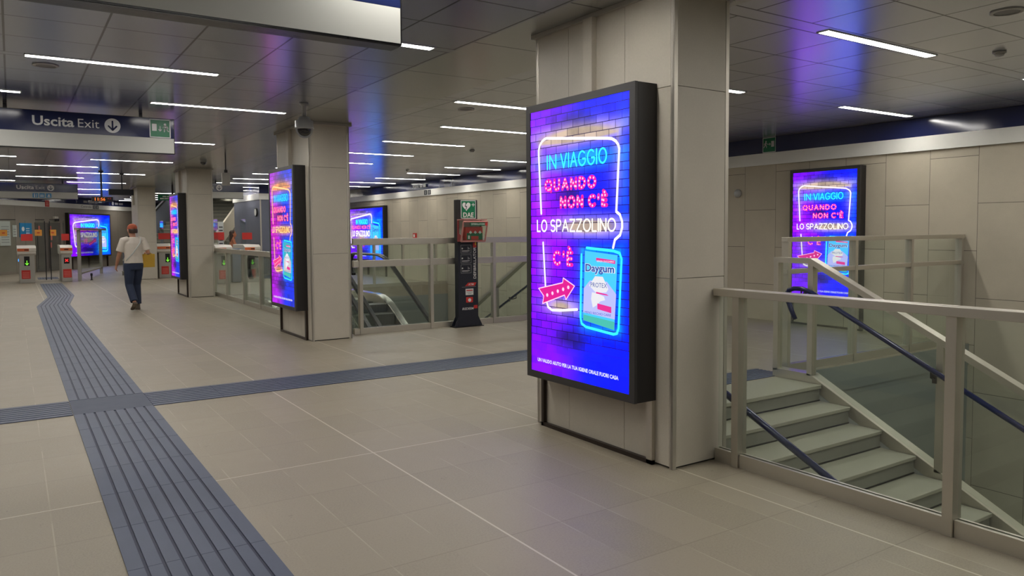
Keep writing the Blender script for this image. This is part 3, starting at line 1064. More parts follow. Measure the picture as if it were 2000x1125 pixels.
for cx, ys, where in lamp_cols:
    n = 0
    for y in ys:
        if cx == 6.3 and y > 32 or y < 5 and where.startswith('of') and cx < 4:
            continue
        c = Vector((cx, y, ZC))
        lw = DX * -(y) + DY * cx                       # sideways distance from the turned axis
        if lw < -19.0 + (0.5 if cx < 5 else 0):
            continue
        vis = visible(c) or visible(c + Vector((-0.8, 0, 0))) or visible(c + Vector((0.8, 0, 0)))
        if vis and where not in ('near end', 'unseen left'):
            lb = '%s lamp from the camera in the row %s' % (ORD[min(n, 11)], where)
            if where.startswith('just'):
                lb = 'linear ceiling lamp whose right end meets the top of the nearest pillar screen'
            n += 1
        else:
            lb = 'linear ceiling lamp outside the picture over the near end'
        if first:
            o = first.pop()
            o.location = c
            o['label'] = lb
            o['group'] = 'linear ceiling lamps'
        else:
            dup(lamp0, c, 0, lb, 'linear ceiling lamps')


# ------------------------------------------------------------------ hanging signs
def pictogram_exit(b, x0, z0, w, h, y, mirror=False, down=True):
    """white frame, running figure, arrow and door"""
    e = 0.012
    for a in ((x0, z0, x0 + w, z0 + e), (x0, z0 + h - e, x0 + w, z0 + h), (x0, z0, x0 + e, z0 + h), (x0 + w - e, z0, x0 + w, z0 + h)):
        b.box(a[0], y - 0.002, a[1], a[2], y, a[3], 1)
    fx = lambda u: x0 + (1 - u if mirror else u) * w
    fz = lambda v: z0 + v * h
    xs = sorted((fx(0.12), fx(0.34)))
    b.box(xs[0], y - 0.002, fz(0.36), xs[1], y, fz(0.74), 1)
    rb = lambda pts, ww: ribbon(b, [(fx(u), fz(v)) for u, v in pts], ww, y - 0.0025, 1, 6)
    if down:
        rb([(0.50, 0.62), (0.50, 0.36)], 0.010)
        rb([(0.43, 0.45), (0.50, 0.36), (0.57, 0.45)], 0.010)
    else:
        rb([(0.60, 0.55), (0.40, 0.55)], 0.010)
        rb([(0.47, 0.62), (0.40, 0.55), (0.47, 0.48)], 0.010)
    disc(b, fx(0.74), fz(0.73), 0.016, y - 0.0025, 1, 10)
    rb([(0.755, 0.65), (0.78, 0.52)], 0.024)
    rb([(0.78, 0.52), (0.70, 0.45), (0.70, 0.34)], 0.014)
    rb([(0.78, 0.52), (0.84, 0.43), (0.90, 0.36)], 0.014)
    rb([(0.755, 0.64), (0.67, 0.60), (0.63, 0.55)], 0.010)
    rb([(0.76, 0.64), (0.86, 0.60), (0.87, 0.53)], 0.010)


def hanging_sign(label, x0, x1, y, texts=True, icons=False, picto=False, ox=0.0):
    """double panel: navy with lettering above, white below; front on local -y"""
    t = thing('hanging_sign', label, 'hanging sign', (0, y, 0), 0, 'hanging direction signs')
    d = 0.13
    MB().box(x0, 0, 2.645, x1, d, 3.112).build('casing', 'sign_dark', t)
    MB().box(x0 + 0.008, -0.004, 2.852, x1 - 0.010, 0, 3.106).build('navy_panel', 'sign_navy', t)
    MB().box(x0 + 0.008, -0.004, 2.655, x1 - 0.010, 0, 2.850).build('white_panel', 'sign_white', t)
    MB().box(x0 + 0.01, 0.004, 2.640, x1 - 0.01, d - 0.004, 2.6448).build('underside', 'sign_under', t)
    h = MB()
    for x in (x0 + 0.4, (x0 + x1) / 2, x1 - 0.4):
        h.box(x - 0.02, d / 2 - 0.02, 3.112, x + 0.02, d / 2 + 0.02, 3.179)
    h.build('hanger', 'sign_dark', t)
    if texts:
        b = MB()
        text_into(b, 'Uscita', ox + 0.255, 2.931, 0.112, -0.006, 0.445, 0.022)
        text_into(b, 'Exit', ox + 0.742, 2.931, 0.108, -0.006, 0.236, -0.004)
        disc(b, ox + 1.128, 2.975, 0.092, -0.006, 0, 28)
        ribbon(b, [(ox + 1.128, 3.030), (ox + 1.128, 2.925)], 0.020, -0.0075, 1, 8)
        ribbon(b, [(ox + 1.082, 2.968), (ox + 1.128, 2.918), (ox + 1.174, 2.968)], 0.020, -0.0075, 1, 8)
        b.build('lettering', ['sign_text', 'sign_navy'], t)
    if picto:
        b = MB()
        b.box(1.560, -0.006, 2.855, 1.816, -0.004, 3.098, 0)
        pictogram_exit(b, 1.560, 2.855, 0.256, 0.243, -0.006)
        b.build('exit_pictogram', ['green', 'sign_text'], t)
    if icons:
        b = MB()
        for i in range(3):
            xx = 0.565 + i * 0.172
            b.box(xx, -0.006, 2.678, xx + 0.142, -0.004, 2.812, 0)
            if i == 0:
                disc(b, xx + 0.05, 2.79, 0.012, -0.007, 1, 8); ribbon(b, [(xx + 0.05, 2.77), (xx + 0.05, 2.70)], 0.03, -0.007, 1, 6)
                disc(b, xx + 0.10, 2.78, 0.012, -0.007, 1, 8); ribbon(b, [(xx + 0.10, 2.76), (xx + 0.10, 2.70)], 0.02, -0.007, 1, 6)
            elif i == 1:
                ribbon(b, [(xx + 0.03, 2.72), (xx + 0.11, 2.72)], 0.03, -0.007, 1, 6); ribbon(b, [(xx + 0.03, 2.76), (xx + 0.11, 2.76)], 0.02, -0.007, 1, 6)
            else:
                disc(b, xx + 0.075, 2.755, 0.025, -0.007, 1, 10); ribbon(b, [(xx + 0.05, 2.715), (xx + 0.10, 2.715)], 0.03, -0.007, 1, 6)
        b.build('service_icons', ['sky_blue', 'sign_text'], t)
    return t


hanging_sign('large hanging sign closest to the camera, cut off by the top edge', -1.9, 1.875, 3.95, texts=False)
hanging_sign('hanging navy exit sign with green running figure panel at its right end', -1.9, 1.866, 11.0, picto=True)
hanging_sign('farther hanging navy exit sign with three light blue icons on its white strip', -1.9, 1.755, 27.0, icons=True, ox=-0.09)
hanging_sign('small hanging navy sign before the far stairs, above the second gates', 4.5, 6.13, 24.6, ox=4.28)


def hung_box(name, label, cat, x0, x1, z0, z1, y, d, px, mat):
    t = thing(name, label, cat, (0, y, 0))
    MB().box(x0, 0, z0, x1, d, z1).build('casing', mat, t, bevel=0.004)
    MB().tube([(px, d / 2, z1 - 0.002), (px, d / 2, ZC - 0.03)], 0.022, 10).build('hanging_pole', 'black', t)
    MB().lathe([(0.0, 0), (0.06, 0), (0.06, -0.02), (0.03, -0.035), (0, -0.035)], (px, d / 2, ZC - 0.002), 14).build('ceiling_mount', 'black', t)
    return t


clk = hung_box('hanging_clock', 'black hanging clock with amber digits, left of the blank display', 'clock', 1.735, 2.215, 2.402, 2.528, 22.0, 0.10, 1.96, 'sign_dark')
for s_, x_, w_ in (('11', 1.80, 0.08), (':', 1.905, 0.014), ('56', 1.935, 0.10)):
    b = MB()
    text_into(b, s_, x_, 2.427, 0.075, -0.003, w_, 0.012)
    b.build('digits', 'clock_led', clk)
b = MB()
text_into(b, '42', 2.08, 2.465, 0.038, -0.003, 0.09, 0.0)
b.build('small_digits', 'red', clk)
hung_box('hanging_display', 'blank black hanging display seen against the farthest pillar', 'display', 2.18, 2.77, 2.605, 2.76, 22.6, 0.12, 2.50, 'sign_dark')

# dome camera hanging from the ceiling in front of the second pillar
t = thing('dome_camera', 'grey dome camera hanging from the ceiling before the second pillar', 'security camera', (3.055, 9.25, 0))
MB().lathe([(0, 0), (0.055, 0), (0.055, -0.015), (0.032, -0.03), (0.026, -0.04), (0.026, -0.17), (0, -0.17)], (0, 0, ZC - 0.001), 20).build('ceiling_stem', 'cam_shell', t, smooth=True)
MB().lathe([(0, 0), (0.06, 0), (0.075, -0.025), (0.08, -0.04), (0.108, -0.05), (0.112, -0.13), (0.118, -0.145), (0.108, -0.15), (0.0, -0.15)], (0, 0, 3.012), 28).build('shell', 'cam_shell', t, smooth=True)
MB().lathe([(0.088 * cos(R(a)), -0.088 * sin(R(a))) for a in range(0, 91, 10)], (0, 0, 2.862), 24).build('smoked_dome', 'dome', t, smooth=True)
g = MB()
g.sweep([(-0.098 * cos(R(a)), 0.0, 2.862 - 0.098 * sin(R(a))) for a in range(0, 181, 12)], [(-0.012, -0.004), (0.012, -0.004), (0.012, 0.004), (-0.012, 0.004)], up=Vector((0, 1, 0)))
g.build('guard_band', 'cam_shell', t)
t = thing('ceiling_antenna', 'flat pale equipment box hanging from the ceiling behind the second pillar', 'equipment box', (3.655, 16.0, 0))
MB().box(-0.08, -0.02, 2.55, 0.08, 0.04, 2.80).build('casing', 'grey_panel', t, bevel=0.006)
MB().box(-0.03, -0.005, 2.80, 0.03, 0.03, 2.86).build('bracket', 'black', t)
MB().tube([(0, 0.012, 2.858), (0, 0.012, ZC - 0.002)], 0.014, 8).build('hanging_rod', 'black', t)
t = thing('dome_camera', 'small black dome camera on the ceiling beside the pale equipment box', 'security camera', (3.55, 17.6, ZC - 0.001))
MB().lathe([(0, 0), (0.07, 0), (0.07, -0.05), (0, -0.05)], n=18).build('base', 'cam_shell', t)
MB().lathe([(0.06 * cos(R(a)), -0.05 - 0.06 * sin(R(a))) for a in range(0, 91, 15)], n=18).build('smoked_dome', 'dome', t, smooth=True)


def round_speaker(x, y, label):
    t = thing('ceiling_speaker', label, 'ceiling speaker', (x, y, ZC - 0.0005), 0, 'round ceiling speakers')
    MB().lathe([(0.085, -0.0005), (0.085, -0.010), (0.108, -0.008), (0.11, -0.0005)], n=32).build('rim', 'detector', t)
    MB().lathe([(0, -0.001), (0, -0.005), (0.085, -0.005), (0.085, -0.001)], n=32).build('grille', 'speaker', t)


round_speaker(0.32, 8.42, 'round ceiling speaker beside the lamp above the blue paving')
round_speaker(4.98, 8.60, 'round ceiling speaker beside the lamp left of the nearest pillar')
round_speaker(6.14, 2.69, 'round ceiling speaker in the top right corner of the picture')
for x, y, lb in ((7.48, 3.33, 'white smoke detector on the ceiling below the corner speaker'), (7.6, 12.9, 'white smoke detector on the ceiling above the defibrillator stand'),
                 (8.6, 17.9, 'white smoke detector on the ceiling above the escalator opening')):
    t = thing('smoke_detector', lb, 'smoke detector', (x, y, ZC - 0.0005))
    MB().lathe([(0, 0), (0.055, 0), (0.055, -0.012), (0.048, -0.016), (0, -0.016)], n=20).build('base', 'detector', t, smooth=True)
    MB().lathe([(0, -0.0162), (0.042, -0.0162), (0.036, -0.035), (0.02, -0.042), (0, -0.042)], n=20).build('sensor_cap', 'detector', t, smooth=True)

# small signs and plates on the fascia of the right-hand wall
t = thing('exit_sign', 'small dark green running figure sign on the navy fascia beside the nearest pillar', 'exit sign', (10.968, 8.51, 0), R(-90))
b = MB()
b.box(-0.135, -0.008, 2.915, 0.135, 0, 3.175, 0)
pictogram_exit(b, -0.135, 2.915, 0.27, 0.26, -0.008, True, False)
b.build('panel', ['green', 'sign_text'], t)
t = thing('line_sign', 'white line name lettering with two dark squares on the fascia above the defibrillator', 'sign', (10.946, 21.6, 0), R(-90))
b = MB()
text_into(b, 'Metro', -0.75, 2.985, 0.10, -0.0225, 0.42, 0.012)
b.build('lettering', 'sign_text', t)
b = MB()
b.box(-0.24, -0.0225, 2.985, -0.08, -0.0215, 3.065)
b.box(-0.02, -0.0225, 2.985, 0.16, -0.0215, 3.085)
b.build('lettering', 'sign_text', t)
b = MB()
for i in (0, 1):
    b.box(0.02 + i * 0.25, -0.006, 2.735, 0.22 + i * 0.25, -0.001, 2.885, 0)
    ribbon(b, [(0.12 + i * 0.25, 2.77), (0.12 + i * 0.25, 2.85)], 0.03, -0.0075, 1, 6)
b.build('lift_squares', ['sign_dark', 'sign_text'], t)
t = thing('wall_bell', 'small round grey device on the stone wall beside the nearest pillar', 'wall device', (11.0, 9.2, 2.24), R(-90))
b = MB()
b.lathe([(0, 0), (0.075, 0), (0.075, 0.03), (0.05, 0.055), (0, 0.055)], n=20)
b.v = [(x, -z, y) for x, y, z in b.v]
b.build('dish', 'cam_shell', t, smooth=True)
t = thing('call_point', 'small red call point on the stone wall right of the far wide screen', 'call point', (11.0, 22.35, 1.43), R(-90))
MB().box(-0.1, -0.05, -0.06, 0.1, 0, 0.1).build('casing', 'red', t)
MB().box(-0.05, -0.055, -0.03, 0.05, -0.05, 0.06).build('window', 'glyph', t)


# ------------------------------------------------------------------ tactile paving
def strip(b, pts_l, pts_r, n, tile, gap=0.016, m_r=0, m_g=1):
    """lengthwise ridges between two edge polylines"""
    segs = len(pts_l) - 1
    for s in range(segs):
        l0, l1, r0, r1 = [Vector(p + (0,)) for p in (pts_l[s], pts_l[s + 1], pts_r[s], pts_r[s + 1])]
        b.quad([l0 + Vector((0, 0, 0.0015)), r0 + Vector((0, 0, 0.0015)), r1 + Vector((0, 0, 0.0015)), l1 + Vector((0, 0, 0.0015))], m_g)
        L = ((l1 - l0).length + (r1 - r0).length) / 2
        nt = max(1, round(L / tile))
        w = ((r0 - l0).length)
        for i in range(nt):
            a, c = i / nt, (i + 1) / nt - 0.003 / L
            for k in range(n):
                u0, u1 = (k + 0.5 * gap / w * n) / n, (k + 1 - 0.5 * gap / w * n) / n
                if k == 0: u0 = 0
                if k == n - 1: u1 = 1
                q = [(l0.lerp(l1, a)).lerp(r0.lerp(r1, a), u0), (l0.lerp(l1, a)).lerp(r0.lerp(r1, a), u1),
                     (l0.lerp(l1, c)).lerp(r0.lerp(r1, c), u1), (l0.lerp(l1, c)).lerp(r0.lerp(r1, c), u0)]
                bs = len(b.v)
                b.v += [(p.x, p.y, 0.001) for p in q] + [(p.x, p.y, 0.007) for p in q]
                for f in ((4, 5, 6, 7), (0, 1, 5, 4), (1, 2, 6, 5), (2, 3, 7, 6), (3, 0, 4, 7)):
                    b.f.append(tuple(bs + j for j in f)); b.m.append(m_r)


TL, TR_ = 0.402, 1.040
b = MB()
strip(b, [(TL, -1.0), (TL, 7.60)], [(TR_, -1.0), (TR_, 7.60)], 8, 0.6)
tag(b.build('tactile_paving', ['tactile', 'tactile_groove']), 'wide blue ribbed paving strip running from the bottom edge to the crossing', 'tactile paving', 'blue tactile paving')
b = MB()
b.box(TL, 7.603, 0.0005, TR_, 8.257, 0.006)
tag(b.build('tactile_paving', 'tactile_plain'), 'plain blue square where the two ribbed strips cross', 'tactile paving', 'blue tactile paving')
b = MB()
strip(b, [(TL, 8.26), (TL, 19.4), (0.70, 22.1), (0.69, 28.1)], [(TR_, 8.26), (TR_, 19.65), (1.29, 22.35), (1.285, 28.1)], 8, 0.6)
tag(b.build('tactile_paving', ['tactile', 'tactile_groove']), 'blue ribbed paving strip bending between the crossing and the gates', 'tactile paving', 'blue tactile paving')
b = MB()
strip(b, [(TR_ + 0.003, 8.257), (7.3, 8.257)], [(TR_ + 0.003, 7.603), (7.3, 7.603)], 8, 0.6, 0.02)
tag(b.build('tactile_paving', ['tactile', 'tactile_groove']), 'blue ribbed strip leading right from the crossing behind the nearest pillar', 'tactile paving', 'blue tactile paving')
b = MB()
strip(b, [(-3.0, 8.257), (TL - 0.003, 8.257)], [(-3.0, 7.603), (TL - 0.003, 7.603)], 8, 0.6, 0.02)
tag(b.build('tactile_paving', ['tactile', 'tactile_groove']), 'short blue ribbed strip leaving the crossing to the left edge', 'tactile paving', 'blue tactile paving')
b = MB()
strip(b, [(0.72, 30.9), (0.72, 32.2)], [(1.34, 30.9), (1.34, 32.2)], 8, 0.6)
tag(b.build('tactile_paving', ['tactile', 'tactile_groove']), 'small blue ribbed patch beyond the gate opening', 'tactile paving', 'blue tactile paving')
b = MB()
strip(b, [(5.2, 5.62), (7.05, 5.62)], [(5.2, 5.22), (7.05, 5.22)], 8, 0.4, 0.014)
tag(b.build('tactile_paving', ['tactile', 'tactile_groove']), 'blue ribbed patch at the top of the stairs on the right', 'tactile paving', 'blue tactile paving')


# ------------------------------------------------------------------ railings with glass
def railing(label, axis, c, a0, a1, posts, rails, glass_top, chan=0.09, pw=0.09, pt=0.055, rw=0.10, off=0.0):
    """straight guard along x or y at c; posts are given by their lower edge"""
    t = thing('glass_railing', label, 'railing', (0, 0, 0), 0, 'steel and glass railings')
    def bx(b, u0, u1, w0, w1, z0, z1):
        return b.box(u0, w0, z0, u1, w1, z1) if axis == 'x' else b.box(w0, u0, z0, w1, u1, z1)
    for z0, z1 in rails:
        bx(MB(), a0, a1, c - rw / 2 - 0.005, c + rw / 2 + 0.005, z0, z1).build('handrail' if z1 == rails[0][1] else 'middle_rail', 'steel', t, bevel=0.003)
    top = rails[0][0]
    for p in posts:
        bx(MB(), p, p + pt, c - pw / 2, c + pw / 2, 0, top).build('post', 'steel', t, bevel=0.002)
    ed = [a0 - pt] + list(posts) + [a1]
    ed = sorted(ed)
    for i in range(len(ed) - 1):
        u0, u1 = ed[i] + pt + 0.006, ed[i + 1] - 0.006
        if u1 - u0 < 0.06:
            continue
        for zi in range(len(rails)):
            z1 = rails[zi][0] - 0.004
            z0 = rails[zi + 1][1] + 0.004 if zi + 1 < len(rails) else 0.062
            bx(MB(), u0, u1, c + off - 0.006, c + off + 0.006, z0, min(z1, 9)).build('glass_panel', 'glass', t)
        b = MB()
        bx(b, u0 - 0.004, u1 + 0.004, c + off - 0.035, c + off - 0.010, 0.0, chan)
        bx(b, u0 - 0.004, u1 + 0.004, c + off + 0.010, c + off + 0.028, 0.0, chan)
        bx(b, u0 - 0.004, u1 + 0.004, c + off - 0.010, c + off + 0.010, 0.0, 0.058)
        b.build('bottom_channel', 'steel', t)
    return t


railing('steel and glass railing at the right edge in front of the descending stairs', 'y', 4.04, -1.6, 3.54, [3.33, 1.945, 0.55, -0.84], [(1.146, 1.196)], 1.14, off=0.005)
railing('tall two-rail railing across the void before the right-hand wall screen', 'x', 5.31, 7.12, 10.985, [7.13, 8.40, 9.63, 10.90], [(1.452, 1.506), (1.098, 1.15)], 1.4, rw=0.07)
railing('two-rail railing between the second pillar and the nearest screen', 'x', 11.09, 4.38, 8.25, [4.47, 5.70, 6.91, 8.14], [(1.393, 1.488), (1.043, 1.147)], 1.39, rw=0.06)
railing('glass railing between the second and third pillars, before the second gates', 'y', 4.30, 12.30, 20.9, [20.28, 18.86, 17.27, 15.92, 14.55, 13.2], [(1.10, 1.20)], 1.1)
railing('low far railing beyond the escalator opening', 'x', 20.26, 7.25, 10.98, [7.27, 8.62, 9.52, 10.6], [(1.20, 1.26)], 1.2, rw=0.06)


def stair_guard(label, x, y0, sgn, z_top, slope, n_post, flat=0.45, length=5.2, blue_x=None, wall_side=-1):
    """sloping guard along y: flat top part, then down in direction sgn"""
    t = thing('stair_guard', label, 'stair railing')
    yt = y0 - sgn * flat
    ye_ = y0 + sgn * length
    ze = z_top - slope * length
    prof = [(-0.065, -0.055), (0.045, -0.055), (0.045, 0.0), (-0.065, 0.0)]
    MB().sweep([(x, yt, z_top), (x, y0, z_top), (x, ye_, ze)], prof).build('handrail', 'steel', t)
    low = lambda y: 0.105 - slope * max(0.0, sgn * (y - y0))
    MB().sweep([(x, yt, 0.09), (x, y0, 0.09), (x, ye_, low(ye_))], [(-0.11, -0.115), (0.04, -0.115), (0.04, 0.0), (-0.11, 0.0)]).build('stringer', 'steel', t)
    ps = [yt + sgn * 0.03, y0] + [y0 + sgn * (1.32 * (i + 1)) for i in range(n_post)]
    tops = lambda y: z_top - 0.05 - slope * max(0.0, sgn * (y - y0))
    for y in ps:
        MB().box(x - 0.04, y - 0.03, low(y) - 0.03, x + 0.04, y + 0.03, tops(y) + 0.01).build('post', 'steel', t)
    for a, c in zip(ps, ps[1:] + [ye_]):
        a2, c2 = a + sgn * 0.036, c - sgn * 0.036
        g = MB()
        g.prism([(a2, low(a2) - 0.01), (c2, low(c2) - 0.01), (c2, tops(c2) + 0.004), (a2, tops(a2) + 0.004)], 'x', x - 0.006, x + 0.006)
        g.build('glass_panel', 'glass', t)
    return t


stair_guard('sloping steel and glass guard on the far side of the descending stairs at right', 6.90, 4.80, -1, 1.292, 0.512, 4)
stair_guard('sloping steel guard of the far stairs seen right of the defibrillator stand', 8.22, 11.70, 1, 1.20, 0.545, 4, flat=0.30)


def wall_rail(label, path, brackets):
    t = thing('blue_handrail', label, 'handrail')
    MB().tube(path, 0.024, 14).build('tube', 'navy_tube', t, smooth=True)
    for (x, y, z), dx in brackets:
        b = MB()
        b.tube([(x, y, z - 0.02), (x, y, z - 0.07), (x + dx * 0.5, y, z - 0.085), (x + dx, y, z - 0.085)], 0.010, 8)
        b.box(x + dx - 0.004 if dx > 0 else x + dx - 0.004, y - 0.02, z - 0.13, x + dx + 0.004, y + 0.02, z - 0.04)
        b.build('bracket', 'black', t)
    return t


hx = 6.80
path = [(hx, 4.93, 0.655), (hx, 4.985, 0.76), (hx, 5.03, 0.86), (hx, 5.035, 0.915), (hx, 5.01, 0.955), (hx, 4.95, 0.975), (hx, 4.85, 0.978), (hx, 4.74, 0.945), (hx, 4.62, 0.885)]
path += [(hx, y, 0.885 - 0.5 * (4.62 - y)) for y in (4.2, 3.4, 2.4, 1.0, -0.5)]
wall_rail('navy tube handrail with a curled end on the far side of the right-hand stairs', path, [((hx, 3.52, 0.335), 0.058), ((hx, 1.9, -0.475), 0.058), ((hx, 4.86, 0.978), 0.058)])
hx2 = 4.19
wall_rail('navy tube handrail on the near side of the stairs, behind the corner post', [(hx2, y, 0.335 - 0.468 * (3.39 - y)) for y in (4.3, 3.39, 2.73, 1.5, 0.0, -0.8)], [((hx2, 2.5, -0.085), -0.085), ((hx2, 3.9, 0.57), -0.085)])
wall_rail('navy handrail of the far stairs seen right of the defibrillator stand', [(8.42, 11.6, 0.81), (8.42, 12.17, 0.527), (8.42, 13.6, -0.184), (8.42, 16, -1.38)], [((8.42, 12.6, 0.31), -0.16)])


# ------------------------------------------------------------------ stairs
def stairs(label, x0, x1, y0, sgn, n, run=0.328, rise=0.1635, base=0.0):
    t = thing('stairs', label, 'stairs')
    for i in range(n):
        ya, yb = y0 + sgn * i * run, y0 + sgn * (i + 1) * run
        z1 = base - i * rise
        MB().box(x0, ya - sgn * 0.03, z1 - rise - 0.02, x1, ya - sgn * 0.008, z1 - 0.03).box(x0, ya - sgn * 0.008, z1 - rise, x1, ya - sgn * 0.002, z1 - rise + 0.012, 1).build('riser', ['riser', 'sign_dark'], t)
        s = MB()
        s.box(x0, ya + sgn * 0.0, z1 - rise - 0.032, x1, yb + sgn * 0.012, z1 - rise)
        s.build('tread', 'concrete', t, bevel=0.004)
    return t


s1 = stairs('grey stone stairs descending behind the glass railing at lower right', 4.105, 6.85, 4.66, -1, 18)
MB().box(4.105, 4.645, -0.034, 6.85, 5.195, 0.002).build('landing_slab', 'concrete', s1, bevel=0.004)
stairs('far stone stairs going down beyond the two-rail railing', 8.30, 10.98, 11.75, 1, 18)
b = MB()
b.box(8.30, 11.155, -0.034, 10.98, 11.73, 0.0)
struct(b.build('floor_landing', 'concrete'))


# ------------------------------------------------------------------ escalators
def make_escalator(label, x, group):
    """local origin: floor edge of the upper landing, centre; goes down toward -y"""
    t = thing('escalator', label, 'escalator', (x, 16.9, 0), 0, group)
    sl = 0.5774
    y_k, y_e = -1.15, -8.0                        # where it starts to descend, where it ends
    zz = lambda y: 0.0 if y > y_k else -(sl * (y_k - y))
    def path(h, extra=0.0):
        o = [(extra, h)]
        for i in range(9):                       # rounded knee
            yy = y_k + 0.45 - i * 0.9 / 8
            o.append((yy, h - sl * 0.9 * (i / 8) ** 2 / 2))
        o.append((y_e, h - sl * (y_k - y_e)))
        return o
    for sx in (-1, 1):
        xc = sx * 0.56
        r = path(1.06, 0.65)
        nose = [(0.65 + 0.26 * sin(R(a)), 0.80 + 0.26 * cos(R(a))) for a in range(165, -1, -15)]
        MB().sweep([(xc, y, z) for y, z in nose + r[1:]], [(-0.045, -0.025), (0.045, -0.025), (0.055, 0.01), (0.036, 0.032), (-0.036, 0.032), (-0.055, 0.01)]).build('handrail_belt', 'rubber', t)
        lowp = [(y, z - 0.90) for y, z in r[1:]][::-1]
        poly = [(0.80, 0.16), (0.80, 0.66), (0.78, 0.82), (0.66, 0.98)] + [(y, z - 0.04) for y, z in r[1:]] + lowp
        MB().prism(poly, 'x', xc - 0.008, xc + 0.008).build('balustrade_panel', 'glass', t)
        dk = path(0.17, 0.95)
        MB().sweep([(xc, y, z) for y, z in dk], [(-0.085, -0.035), (0.085, -0.035), (0.085, 0.0), (-0.085, 0.0)]).build('deck', 'steel_bright', t)
        sk = path(-0.22, 0.95)
        MB().sweep([(xc - sx * 0.075, y, z) for y, z in sk], [(-0.006, -0.1), (0.006, -0.1), (0.006, 0.355), (-0.006, 0.355)]).build('skirt', 'steel', t)
        MB().sweep([(xc + sx * 0.08, y, z) for y, z in path(0.0, 0.95)], [(-0.01, -0.7), (0.01, -0.7), (0.01, 0.135), (-0.01, 0.135)]).build('outer_cladding', 'steel', t)
    MB().box(-0.47, -0.25, -0.03, 0.47, 0.9, 0.004).build('landing_plate', 'steel', t)
    y = -0.25
    n = 0
    while y > y_e:
        yb = y - 0.40
        m_ = y - 0.2
        z = zz(m_ + 0.2) if m_ < y_k else (0 if m_ > y_k + 0.4 else -0.04)
        s = MB()
        s.box(-0.465, yb, z - 0.28, 0.465, y - 0.004, z - 0.012)
        s.build('step', 'esc_step', t)
        y = yb
        n += 1
    return t


e1 = make_escalator('escalator whose steps show behind the two-rail railing', 6.42, 'escalators')
dup(e1, (5.08, 16.9, 0), 0, 'escalator half hidden behind the second pillar, nearer the walkway', 'escalators')


# ------------------------------------------------------------------ defibrillator stand
t = thing('defibrillator_stand', 'navy defibrillator stand with green sign in front of the two-rail railing', 'defibrillator stand', (6.305, 10.93, 0))
s = MB()
s.box(-0.185, -0.06, 0.012, 0.195, 0.06, 1.44)
s.build('column', 'charcoal', t, bevel=0.006)
s = MB()
s.box(-0.27, -0.10, 0.0, 0.28, 0.09, 0.012)
s.build('base_plate', 'black', t)
s = MB()
for sx in (-1, 1):
    x0 = 0.195 if sx > 0 else -0.185
    s.prism([(x0, 0.012), (x0 + sx * 0.075, 0.012), (x0 + sx * 0.07, 0.03), (x0, 0.17)], 'y', -0.058, -0.05)
    s.prism([(x0, 0.012), (x0 + sx * 0.075, 0.012), (x0 + sx * 0.07, 0.03), (x0, 0.17)], 'y', 0.05, 0.058)
for x in (-0.14, 0.15):
    for z in (0.06, 0.15):
        s.box(x - 0.006, -0.063, z - 0.006, x + 0.006, -0.058, z + 0.006)
s.build('base_gusset', 'charcoal', t)
MB().box(-0.195, -0.055, 1.44, 0.195, 0.055, 2.11).build('head_column', 'black', t, bevel=0.008)
g = MB()
g.box(-0.125, -0.060, 1.80, 0.16, -0.056, 2.10, 0)
e = 0.010
for a in ((-0.125, 1.80, 0.16, 1.80 + e), (-0.125, 2.09, 0.16, 2.10), (-0.125, 1.80, -0.125 + e, 2.10), (0.15, 1.80, 0.16, 2.10)):
    g.box(a[0], -0.0615, a[1], a[2], -0.060, a[3], 1)
text_into(g, 'DAE', 0.018, 1.825, 0.075, -0.0625, 0.20, 0.02, 1, center=True)
ht = [(-0.02 + 0.078 * (16 * sin(a) ** 3) / 16, 2.005 + 0.075 * (13 * cos(a) - 5 * cos(2 * a) - 2 * cos(3 * a) - cos(4 * a)) / 15) for a in [2 * pi * i / 28 for i in range(28)]]
g.quad([(x, -0.0622, z) for x, z in ht], 1)
ribbon(g, [(-0.03, 2.05), (-0.045, 2.0), (-0.015, 2.0), (-0.03, 1.95)], 0.012, -0.0635, 2, 6)
ribbon(g, [(0.085, 2.03), (0.135, 2.03)], 0.014, -0.0625, 1, 6)
ribbon(g, [(0.11, 2.005), (0.11, 2.055)], 0.014, -0.0625, 1, 6)
o = g.build('sign_plate', ['green', 'glyph', 'dark_print'], t)
o['label'] = 'green plate with white heart, flash and the letters DAE'
# cabinet: red tapered shell with a clear front, the device inside
c = MB()
c.box(-0.20, -0.20, 1.42, 0.245, -0.06, 1.436, 0)
c.box(-0.20, -0.28, 1.77, 0.245, -0.06, 1.786, 1)
c.box(-0.20, -0.11, 1.436, -0.186, -0.06, 1.77, 0)
c.box(0.231, -0.11, 1.436, 0.245, -0.06, 1.77, 0)
c.prism([(-0.11, 1.436), (-0.20, 1.436), (-0.215, 1.50), (-0.11, 1.56)], 'x', -0.20, -0.190, 0)
cb = c.build('cabinet', ['cab_red', 'cab_pink'], t, bevel=0.003)
c = MB()
for x in (-0.197, 0.238):
    c.prism([(-0.11, 1.57), (-0.218, 1.51), (-0.285, 1.745), (-0.28, 1.768), (-0.11, 1.768)], 'x', x, x + 0.004)
c.build('side_window', 'glass', cb)
MB().box(-0.19, -0.075, 1.435, 0.235, -0.0605, 1.77).build('lining', 'light_panel', cb)
c = MB()
pts = [(-0.205, -0.285, 1.745), (0.25, -0.285, 1.745), (0.25, -0.198, 1.425), (-0.205, -0.198, 1.425)]
for i in range(4):
    a_, b_ = Vector(pts[i]), Vector(pts[(i + 1) % 4])
    c.tube([a_, b_], 0.014, 8)
c.build('door_frame', 'cab_pink', cb)
c = MB()
c.prism([(-0.203, 1.44), (-0.207, 1.44), (-0.289, 1.74), (-0.285, 1.74)], 'x', -0.195, 0.24)
c.build('door_glass', 'glass', cb)
d_ = MB()
d_.box(-0.11, -0.185, 1.436, 0.215, -0.08, 1.66, 0)
